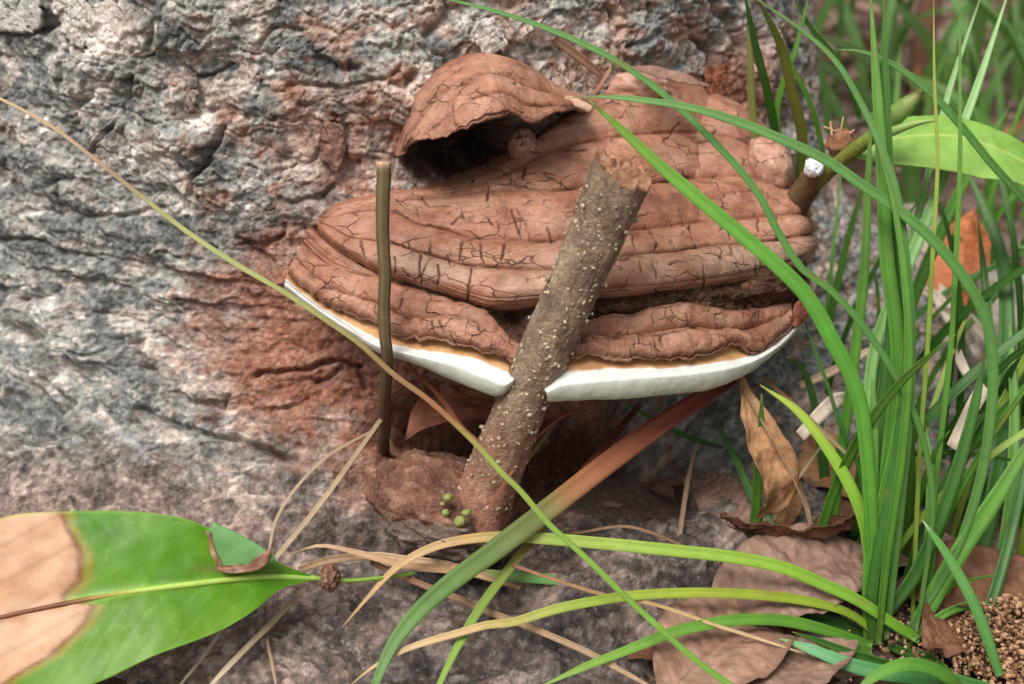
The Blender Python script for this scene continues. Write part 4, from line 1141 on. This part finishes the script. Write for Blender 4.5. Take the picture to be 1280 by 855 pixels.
straw([(374, 712), (412, 700), (469, 695), (511, 700), (560, 706), (610, 722), (650, 735)], .588, .582, 11, [(0, (190, 158, 122)), (.6, (204, 172, 136)), (1, (170, 130, 96))], 'flat folded straw strip in front of the root burl', seed=5)
straw([(463, 702), (514, 725), (570, 747), (609, 764), (657, 782), (696, 798), (738, 817), (780, 840), (820, 862)], .588, .535, 9, BR, 'long brownish straw running under the green blades to the leaf litter', seed=6)
straw([(640, 706), (710, 730), (780, 750), (809, 753), (854, 767), (893, 781), (938, 795), (1005, 817)], .570, .550, 5, [(0, (150, 104, 80)), (.5, (190, 160, 110)), (1, (206, 180, 140))], 'thin tan straw laid over the green blades and the big litter leaf', seed=7)
straw([(955, 472), (1020, 531), (1065, 574)], .63, .62, 6, BR, 'short straw just below the right tip of the white rim', seed=8)
straw([(945, 690), (975, 636), (997, 599), (1048, 528)], .63, .65, 4, STRAW, 'pale thin straw behind the hanging dead leaf', seed=9)
straw([(1000, 482), (1040, 464), (1092, 434)], .72, .72, 11, [(0, (220, 186, 152)), (1, (236, 208, 180))], 'wide cream straw against the grey trunk foot', seed=10)
straw([(1082, 517), (1144, 562), (1190, 580)], .75, .72, 6, BR, 'brown straw among the grass stems, below the wide cream straw', seed=11)
straw([(985, 570), (1000, 610), (1011, 641), (1013, 668), (1022, 700)], .62, .62, 5, BR, 'curled brown tendril of straw beside the hanging dead leaf', seed=12)
straw([(820, 850), (832, 780), (845, 700), (860, 600), (874, 540)], .60, .66, 7, [(0, (166, 140, 116)), (1, (150, 120, 96))], 'upright dry straw between the dark root and the litter leaves', seed=13)
straw([(870, 690), (820, 668), (780, 658), (720, 666), (680, 668)], .60, .60, 4, [(0, (130, 96, 76)), (1, (150, 116, 92))], 'thin brown straw lying on the dark root', seed=14)
straw([(690, 46), (712, 62), (735, 80), (756, 98)], .640, .648, 12, [(0, (150, 116, 96)), (1, (136, 100, 82))], 'stiff brown straw on the bark above the fungus', seed=15)
straw([(742, 118), (752, 104), (764, 84)], .636, .636, 5, [(0, (186, 128, 100)), (1, (196, 158, 130))], 'tiny bent reddish straw on top of the fungus', seed=16)
for k, (a, b) in enumerate([((1140, 300), (1215, 400)), ((1158, 320), (1235, 380)), ((1150, 345), (1225, 450)), ((1170, 300), (1240, 420)), ((1145, 360), (1200, 430)), ((1165, 390), (1245, 440)), ((1150, 410), (1210, 470)), ((1000, 545), (1080, 500)), ((1190, 560), (1250, 470))]):
    p0, p1 = ground_pt(*a, .05 + .003 * k), ground_pt(*b, .05 + .003 * k)
    o = blade([p0, (p0 + p1) / 2 + np.array([0, 0, .01]), p1], .008, [(0, (214, 194, 172)), (1, (232, 218, 200))], name='dry_straw', mat=M_STRAW, world=True, n=14, seed=k, roll=.2,
              profile=[(0, .8), (.5, 1), (1, .6)], label='pale straw lying over the rotten log behind the tall grass', category='straw', group='pale straw heap')

# ------------------------------------------------------------------ leaves
def make_green_leaf():
    root = empty('green_leaf', P(392, 724, .560), 'big glossy green leaf with a brown dead patch hanging in front of the root', 'leaf')
    mid = [(392, 723, .560), (330, 721, .550), (250, 729, .540), (150, 742, .532), (80, 755, .528), (0, 772, .525), (-110, 800, .525), (-220, 840, .53)]
    def colf(t, s, G):
        px, py, _ = proj(G)
        n1 = fbm(G * 60, 3, 401); n2 = fbm(G * 220, 3, 402)
        k = np.clip(0.5 + 0.5 * n1 + 0.25 * n2, 0, 1)
        c = grad([(0, (58, 108, 8)), (0.5, (80, 130, 12)), (1, (104, 148, 24))], k)
        w = smooth(690, 840, py)[..., None] * 0.35
        c = c * (1 - w) + lin((112, 146, 44)) * w
        # necrotic patch: upper and lower lobes either side of the midrib
        wob = 7 * n1 + 3 * n2
        xb = np.interp(py, [625, 660, 690, 725, 745, 752, 757, 780, 820, 850, 900], [72, 84, 100, 100, 82, 84, 118, 104, 62, 10, -60])
        q = xb + wob - px
        brown = smooth(-2, 3, q)[..., None]
        bc = grad([(0, (170, 122, 88)), (0.6, (204, 160, 122)), (1, (222, 184, 150))], k)
        vein = np.exp(-(np.abs(((px - 30) * 0.55 + (py - 690)) % 46 - 23) / 3.0) ** 2)[..., None] * 0.28
        bc = bc * (1 - vein) + lin((130, 86, 60)) * vein
        c = c * (1 - brown) + bc * brown
        edge = (np.exp(-(q / 5) ** 2) * 0.9)[..., None]
        c = c * (1 - edge) + lin((112, 54, 28)) * edge
        halo = (np.exp(-((q + 9) / 7) ** 2) * 0.5)[..., None]
        c = c * (1 - halo) + lin((170, 128, 40)) * halo
        mr = (np.exp(-(s / 0.05) ** 2) * 0.7)[..., None] * (1 - brown)
        c = c * (1 - mr) + lin((158, 200, 84)) * mr
        ed = smooth(0.965, 1.0, np.abs(s))[..., None] * 0.5
        c = c * (1 - ed) + lin((150, 196, 90)) * ed
        hole = np.exp(-(((px - 296) / 40) ** 2 + ((py - 711) / 4) ** 2))[..., None] * 0.9
        c = c * (1 - hole) + lin((128, 84, 66)) * hole
        return c
    # half widths above / below the midrib (bearing pixels)
    upw = [(0, 2), (.06, 14), (.12, 36), (.18, 58), (.24, 80), (.32, 96), (.45, 112), (.6, 124), (.8, 96), (.92, 50), (1, 0)]
    loww = [(0, 2), (.06, 14), (.12, 40), (.18, 58), (.24, 70), (.32, 82), (.45, 104), (.6, 116), (.8, 92), (.92, 48), (1, 0)]
    b = leaf('leaf_blade', mid, loww, upw, M_GREEN, root, colf, up=-FW + 0.35 * UP, cup=0.14, wave=0.0022, droop=0.10, n=150, k=81, seed=7, thick=.0005, vein=.0005)
    stalk('midrib', [(x, y, d - 0.0006 * (x < 140)) for x, y, d in mid[:-1]], [3.4, 4, 4, 3.6, 3.2, 2.6, 1.2], [(0, (160, 196, 90)), (.42, (180, 204, 96)), (.56, (150, 110, 60)), (.62, (120, 70, 44)), (1, (130, 80, 56))], M_GREEN, root, n=60, seg=8)
    stalk('petiole', [(388, 722, .559), (430, 726, .566), (480, 722, .574), (520, 716, .580)], [3.5, 3, 2.6, 2.4], [(0, (150, 180, 80)), (1, (112, 150, 60))], M_GREEN, root, n=24)
    # the folded-over corner with its torn brown edge
    fl = [(266, 652), (300, 668), (334, 688), (345, 700), (330, 706), (300, 712), (278, 712), (268, 690), (260, 668)]
    plate_mesh('folded_flap', fl, lambda x, y: 0.5425 + 0 * x, 0.0004, M_GREEN, root, [(0, (84, 132, 70)), (1, (122, 164, 104))], bulge=0.0008, seed=50, relief=0.0002, jag=1.0)
    for sd, (ol, jg) in enumerate([([(258, 664), (262, 664), (269, 688), (278, 708), (273, 710), (264, 690)], 2), ([(272, 709), (290, 706), (314, 706), (326, 697), (337, 684), (337, 698), (324, 712), (298, 716), (278, 715)], 4)]):
        plate_mesh('torn_edge', ol, lambda x, y: 0.5412 + 0 * x, 0.0006, M_STRAW, root, [(0, (92, 60, 44)), (.5, (146, 106, 86)), (1, (192, 156, 136))], bulge=0.0, seed=52 + sd, jag=jg)
    lump('leaf_scar', 412, 722, .563, 13, 17, .006, M_FLESH, root, [(0, (70, 50, 40)), (.6, (128, 96, 78)), (1, (196, 156, 128))], 71, .5, 2.4, fine=.002)
make_green_leaf()

def dead_col(a, b, c_, seed):
    def f(t, s, G):
        n1 = fbm(G * 45, 4, seed); n2 = fbm(G * 200, 3, seed + 1)
        k = np.clip(0.5 + 0.6 * n1 + 0.3 * n2, 0, 1)
        c = grad([(0, a), (0.5, b), (1, c_)], k)
        mr = (np.exp(-(s / 0.035) ** 2) * 0.4)[..., None]
        vv = np.cos((t * 14 - 2.2 * np.abs(s)) * 2 * math.pi)
        vn = (smooth(0.86, 1.0, vv) * 0.42)[..., None]
        st = (smooth(.12, .34, fbm(G * 95 + 5, 4, seed + 7)) * .45)[..., None]
        c = c * (1 - st) + lin(a) * .7 * st                       # blotches of decay
        ed = (smooth(.82, 1.0, np.abs(s) + .12 * n2) * .4)[..., None]
        c = c * (1 - ed) + lin(a) * ed
        return c * (1 - mr) * (1 - vn) + lin((104, 74, 56)) * mr + lin((112, 84, 66)) * vn
    return f

OVAL = lambda w: [(0, .001), (.12, w * .45), (.3, w * .9), (.5, w), (.7, w * .85), (.88, w * .45), (1, .0005)]
def litter_leaf(px, py, L, W, ang, tilt, roll, cols, label, seed, h=0.012, curl=0.0, cup=.25, group=None, wave=.006):
    """a dead leaf lying on the ground; ang heading, tilt rise along the midrib, roll about it"""
    c = ground_pt(px, py, h)
    dirv = np.array([math.cos(ang) * math.cos(tilt), math.sin(ang) * math.cos(tilt), math.sin(tilt)])
    side = np.array([-math.sin(ang), math.cos(ang), 0]); nn = np.cross(dirv, side)
    up = nrm(math.cos(roll) * nn + math.sin(roll) * side)
    mid = [c + dirv * L * (s - .5) + nn * curl * L * (s - .5) ** 2 for s in (0, .2, .4, .6, .8, 1)]
    return leaf('dead_leaf', mid, OVAL(W / 2), OVAL(W / 2), M_DEAD, None, dead_col(*cols, seed), up=up, cup=cup, wave=wave, n=120, k=31, seed=seed, world=True,
                label=label, category='leaf', group=group)
MAUVE = ((106, 80, 68), (150, 120, 104), (186, 156, 138))
TAN = ((126, 86, 56), (168, 124, 86), (200, 160, 120))
BROWN = ((70, 44, 32), (112, 74, 54), (154, 112, 86))
def screen_leaf(mid, wl, wr, cols, label, seed, up=None, **kw):
    return leaf('dead_leaf', mid, wl, wr, M_DEAD, None, dead_col(*cols, seed), up=up, n=56, k=25, seed=seed, label=label, category='leaf', **kw)
PX = lambda w: [(0, 1), (.12, w * .5), (.3, w * .95), (.5, w), (.7, w * .8), (.88, w * .4), (1, 1)]
# the leaf hanging from the rim's right end
screen_leaf([(926, 470, .612), (936, 510, .606), (952, 556, .602), (968, 600, .604), (966, 626, .612), (946, 646, .622)], [(0, 3), (.15, 14), (.4, 26), (.65, 32), (.82, 24), (.94, 8), (1, 1)], [(0, 3), (.15, 10), (.4, 20), (.65, 22), (.82, 18), (.94, 8), (1, 1)],
            TAN, 'tan dead leaf hanging down from the right end of the fungus', 81, up=-FW + .3 * RT, cup=.35, wave=.004)
stalk('twig', [(918, 468, .612), (960, 540, .598), (990, 596, .602), (1008, 640, .61), (1014, 680, .618)], [1.8, 1.8, 1.6, 1.4, 1.2], BR, n=40, seed=4, label='thin brown leaf stalk running beside the hanging dead leaf', category='twig')
litter_leaf(995, 718, .105, .050, 0.42, .06, -.25, MAUVE, 'broad mauve brown dead leaf lying behind the arching yellow green blade', 82, h=.024, curl=-.5, wave=.009)
litter_leaf(905, 802, .088, .058, 0.75, .03, -.1, ((112, 82, 68), (158, 122, 102), (190, 156, 134)), 'rounded tan brown dead leaf lying under the thin tan straw', 98, h=.014, curl=-.4, wave=.008)
litter_leaf(910, 628, .075, .034, 1.9, -.1, .2, MAUVE, 'pale mauve dead leaf lying at the foot of the hanging leaf', 83, h=.020)
litter_leaf(1000, 678, .080, .030, -.05, .1, .5, BROWN, 'curled brown dead leaf with upturned edge beside the largest litter leaf', 84, h=.028, curl=.9, cup=.5)
litter_leaf(972, 640, .065, .026, 1.2, .4, .3, TAN, 'pale upright dead leaf behind the curled brown one', 85, h=.02)
litter_leaf(1232, 728, .085, .042, -.25, .05, -.3, BROWN, 'dark brown glossy dead leaf by the soil crumbs', 86, h=.022, curl=-.5)
litter_leaf(985, 838, .085, .040, .5, .0, .1, MAUVE, 'mauve brown dead leaf half under the arching grass base', 87, h=.010)
litter_leaf(1190, 775, .070, .030, .9, .1, -.4, BROWN, 'narrow brown dead leaf wedged between grass base and soil crumbs', 88, h=.012, curl=.5)
litter_leaf(1130, 690, .075, .034, .3, .0, .1, MAUVE, 'dead leaf showing between the stems of the big tuft', 89, h=.014)
litter_leaf(1150, 600, .080, .040, 2.6, .1, -.2, MAUVE, 'mauve dead leaf on the ground behind the big tuft', 90, h=.014)
litter_leaf(1030, 580, .085, .038, 2.2, .15, .25, TAN, 'tan dead leaf leaning behind the short yellowish blade', 91, h=.02)
litter_leaf(1205, 335, .085, .045, 1.2, .6, .5, ((150, 84, 50), (190, 116, 74), (206, 140, 98)), 'orange brown dead leaf standing on the rotten log', 92, h=.075, curl=.6, cup=.4)
litter_leaf(880, 800, .10, .045, .1, .02, .0, BROWN, 'dark dead leaf tucked under the root edge', 93, h=.004)
litter_leaf(1240, 800, .08, .040, 1.7, .05, .2, BROWN, 'brown dead leaf beneath the soil crumbs', 94, h=.006)
litter_leaf(1060, 640, .07, .03, .8, .1, .1, BROWN, 'small brown dead leaf behind the stems of the big tuft', 95, h=.01)
screen_leaf([(506, 548, .628), (540, 512, .636), (590, 500, .646), (650, 506, .655), (700, 520, .66)], PX(24), PX(34), ((112, 68, 50), (150, 96, 72), (176, 124, 96)), 'red dusted dead leaf lying in the hollow under the fungus', 96, up=-FW + .9 * UP, cup=.1, wave=.004)
screen_leaf([(786, 84, .650), (820, 92, .648), (856, 100, .648), (888, 108, .652)], PX(9), PX(14), ((112, 82, 70), (146, 112, 98), (172, 138, 120)), 'narrow grey brown dead leaf resting on top of the fungus', 97, up=-FW + .8 * UP, cup=.5, wave=.001)
g = np.random.default_rng(11)
for k in range(46):      # leaves scattered further over the soil
    x, y = g.uniform(.16, 1.2), g.uniform(.62, 2.6)
    if math.hypot(x - TCX, y - TCY) < .42: continue
    c = np.array([x, y, float(ground_h(np.array([x]), np.array([y]))[0]) + .012])
    a, tl = g.uniform(0, 6.28), g.uniform(-.25, .25); L = g.uniform(.05, .10)
    dv = np.array([math.cos(a) * math.cos(tl), math.sin(a) * math.cos(tl), math.sin(tl)])
    ci = int(g.integers(3))
    leaf('dead_leaf', [c + dv * L * (s - .5) + np.array([0, 0, g.uniform(-.02, .06) * (s - .5) ** 2 * 4]) for s in (0, .33, .66, 1)], OVAL(L * .22), OVAL(L * .22), M_DEAD, None,
         dead_col(*[MAUVE, TAN, BROWN][ci], 200 + k), up=(g.normal(0, .35), g.normal(0, .35), 1), cup=.3, wave=.006, n=20, k=9, seed=k, world=True,
         label=['mauve grey', 'tan', 'dark brown'][ci] + ' dead leaf scattered on the open soil past the grass', category='leaf', group=['mauve', 'tan', 'dark brown'][ci] + ' scattered leaves')

# ------------------------------------------------------------------ the cut sapling shoot with the broad leaf
def make_shoot():
    root = empty('sapling_shoot', P(985, 262, .66), 'cut green shoot with a pointed bud and one broad leaf beside the fungus', 'sapling')
    stalk('stem', [(950, 330, .70), (978, 284, .685), (1000, 248, .665), (1020, 214, .645)], [18, 18, 17, 15], [(0, (84, 64, 46)), (.6, (96, 76, 54)), (1, (112, 88, 62))], M_STUMP, root, n=60, seg=16, seed=8, wob=.001)
    stalk('side_shoot', [(1014, 236, .655), (1036, 214, .640), (1062, 192, .624), (1085, 175, .612), (1108, 158, .605)], [9, 9.5, 9.5, 9, 8], [(0, (112, 104, 56)), (.5, (124, 130, 58)), (1, (128, 146, 62))], M_STUMP, root, n=40, seg=14, seed=9)
    lump('white_sap', 1018, 209, .635, 12, 13, .006, M_SAP, root, [(0, (222, 228, 232)), (1, (246, 248, 248))], 75, .5, 2.2, fine=.0015)
    lump('broken_stub', 1050, 178, .632, 17, 18, .008, M_CUT, root, [(0, (92, 60, 42)), (1, (176, 128, 98))], 76, .4, 2.2)
    for k, (a, b) in enumerate([((1030, 158), (1052, 168)), ((1054, 146), (1050, 172)), ((1068, 162), (1052, 176)), ((1040, 170), (1038, 152))]):
        stalk('splinter', [(b[0], b[1], .628), (a[0], a[1], .624)], [2.4, .8], [(0, (150, 110, 80)), (1, (206, 170, 134))], M_CUT, root, n=6, seg=6)
    ring, W, r, fr = tube(D2([(1096, 166), (1112, 150), (1130, 134), (1146, 120), (1161, 109)], .606, .590), [7, 11, 13, 11, 6, 1], 40, 16)
    V, F = tube_mesh(ring); t = np.concatenate([np.repeat(np.linspace(0, 1, 40), 16), [0, 1]])
    mesh_obj('bud', V, F, M_GREEN, root, grad([(0, (110, 134, 56)), (.5, (134, 160, 84)), (1, (150, 146, 92))], t))
    ring, W, r, fr = tube(D2([(1100, 170), (1120, 162), (1145, 154), (1171, 150)], .603, .592), [7, 6, 4, 1.2], 24, 10)
    V, F = tube_mesh(ring)
    mesh_obj('leaflet', V, F, M_GREEN, root, np.tile(lin((150, 178, 96)), (len(V), 1)))
    def colf(t, s, G):
        n1 = fbm(G * 50, 3, 421)
        c = grad([(0, (112, 160, 62)), (.5, (140, 184, 84)), (1, (168, 204, 112))], np.clip(.5 + .6 * n1 + .18 * s, 0, 1))
        m = (np.exp(-(s / .05) ** 2) * .7)[..., None]
        vv = np.cos((t * 14 - 2.2 * np.abs(s)) * 2 * math.pi); vn = (smooth(.9, 1, vv) * .25)[..., None]
        c = c * (1 - vn) + lin((176, 208, 120)) * vn
        b = (np.exp(-((t - .10) / .04) ** 2 - ((s + .3) / .5) ** 2) * .5)[..., None]
        c = c * (1 - b) + lin((190, 150, 130)) * b
        return c * (1 - m) + lin((196, 214, 110)) * m
    lf = leaf('leaf_blade', [(1062, 194, .625), (1100, 178, .625), (1150, 170, .628), (1200, 172, .634), (1250, 188, .642), (1300, 214, .652), (1345, 246, .66)],
         [(0, 2), (.10, 18), (.25, 25), (.45, 32), (.65, 32), (.85, 18), (1, 0)], [(0, 2), (.10, 28), (.25, 48), (.45, 56), (.65, 46), (.85, 22), (1, 0)],
         M_GREEN, root, colf, up=-FW + .5 * UP, cup=.12, wave=.002, droop=.1, n=80, k=41, seed=9, vein=.0006)
    lf['label'] = 'broad light green leaf with pale midrib'
make_shoot()
def world_stalk(name, pts, radii, stops, label, category, group=None, seed=0):
    ring, W, r, _ = tube(pts, radii, 14, 8, world=True)
    V, F = tube_mesh(ring)
    c = grad(stops, np.concatenate([np.repeat(np.linspace(0, 1, 14), 8), [0, 1]])) * (1 + .2 * noise(V * 60, seed))[:, None]
    return tag(mesh_obj(name, V, F, M_STUMP, None, c, loc=np.asarray(pts[0])), label, category, group)
b0 = ground_pt(1146, 110)
world_stalk('stick', [b0, b0 + np.array([.02, .05, .12]), b0 + np.array([.06, .09, .34])], [.016, .015, .012], [(0, (120, 84, 66)), (1, (160, 122, 100))], 'blurred brown stick standing in the soil beyond the grass', 'stick')
for k, (a, b, r) in enumerate([((1020, 110), (1110, 95), .008), ((1000, 60), (1060, 20), .006), ((1110, 200), (1160, 150), .006), ((1040, 75), (1120, 60), .009), ((1050, 5), (1140, 30), .008)]):
    p0, p1 = ground_pt(*a, r), ground_pt(*b, r)
    world_stalk('stick', [p0, (p0 + p1) / 2 + np.array([0, 0, .006]), p1], [r, r, r * .6], [(0, (150, 118, 100)), (1, (186, 156, 138))], 'blurred fallen stick lying on the pinkish soil', 'stick', 'fallen sticks', seed=k)

def make_log():
    p0, p1 = ground_pt(1128, 300, .018), ground_pt(1262, 480, .018)
    ring, W, r, _ = tube([p0, (p0 + p1) / 2, p1], [.026, .034, .030], 90, 40, world=True)
    ax = nrm(ring - W[:, None])
    ring = ring + ax * (.010 * fbm(ring * 30, 4, 611, ridged=True) + .003 * fbm(ring * 130, 3, 612))[..., None]
    V, F = tube_mesh(ring)
    c = grad([(0, (92, 82, 74)), (.45, (160, 146, 134)), (1, (222, 212, 200))], np.clip(.5 + .9 * fbm(V * 60, 4, 613), 0, 1))
    tag(mesh_obj('rotten_log', V, F, M_BARK, None, c, loc=p0), 'pale mottled rotten log lying behind the tall grass', 'log')
make_log()

# ------------------------------------------------------------------ soil crumbs and litter fragments
def scatter(name, n, pick, smin, smax, stops, mat, label, seed, flat=1.0):
    g = np.random.default_rng(seed)
    V0, F0 = ICO1
    Vs, Fs, Cs, b = [], [], [], 0
    for i in range(n):
        p = pick(g)
        if p is None: continue
        s = g.uniform(smin, smax) * g.uniform(.5, 1, 3) * np.array([1, 1, flat])
        V = V0 * (1 + .25 * g.normal(size=(len(V0), 1))) * s
        a = g.uniform(0, 6.28); ca, sa = math.cos(a), math.sin(a)
        V = V @ np.array([[ca, -sa, 0], [sa, ca, 0], [0, 0, 1]])
        Vs.append(V + p); Fs.append(F0 + b); b += len(V0)
        Cs.append(np.tile(grad(stops, np.array(g.uniform()))[None], (len(V0), 1)))
    o = mesh_obj(name, np.concatenate(Vs), np.concatenate(Fs), mat, col=np.concatenate(Cs), flat=True)
    return tag(o, label, 'soil' if 'crumb' in name else 'litter', kind='stuff')
pile = ground_pt(1262, 815)
def pick_pile(g):
    q = g.normal(0, 1, 2) * np.array([.024, .026]); r = math.hypot(*q) / .04
    return np.array([pile[0] + q[0], pile[1] + q[1], max(0, .030 * (1 - r) * g.uniform(.3, 1)) + .004])
scatter('soil_crumbs', 4200, pick_pile, .0006, .0017, [(0, (92, 64, 44)), (.5, (146, 110, 80)), (1, (190, 154, 118))], M_PLAIN, 'heap of light brown soil crumbs among the grass', 31)
def pick_ground(g):
    x = g.uniform(.05, 1.1); y = g.uniform(.36, 2.4)
    if math.hypot(x - TCX, y - TCY) < .36: return None
    return np.array([x, y, float(ground_h(np.array([x]), np.array([y]))[0]) + .002])
scatter('litter_fragments', 2600, pick_ground, .003, .011, [(0, (96, 66, 50)), (.5, (160, 126, 106)), (1, (216, 190, 172))], M_DEAD, 'small broken leaf and bark fragments strewn over the soil', 32, flat=.3)
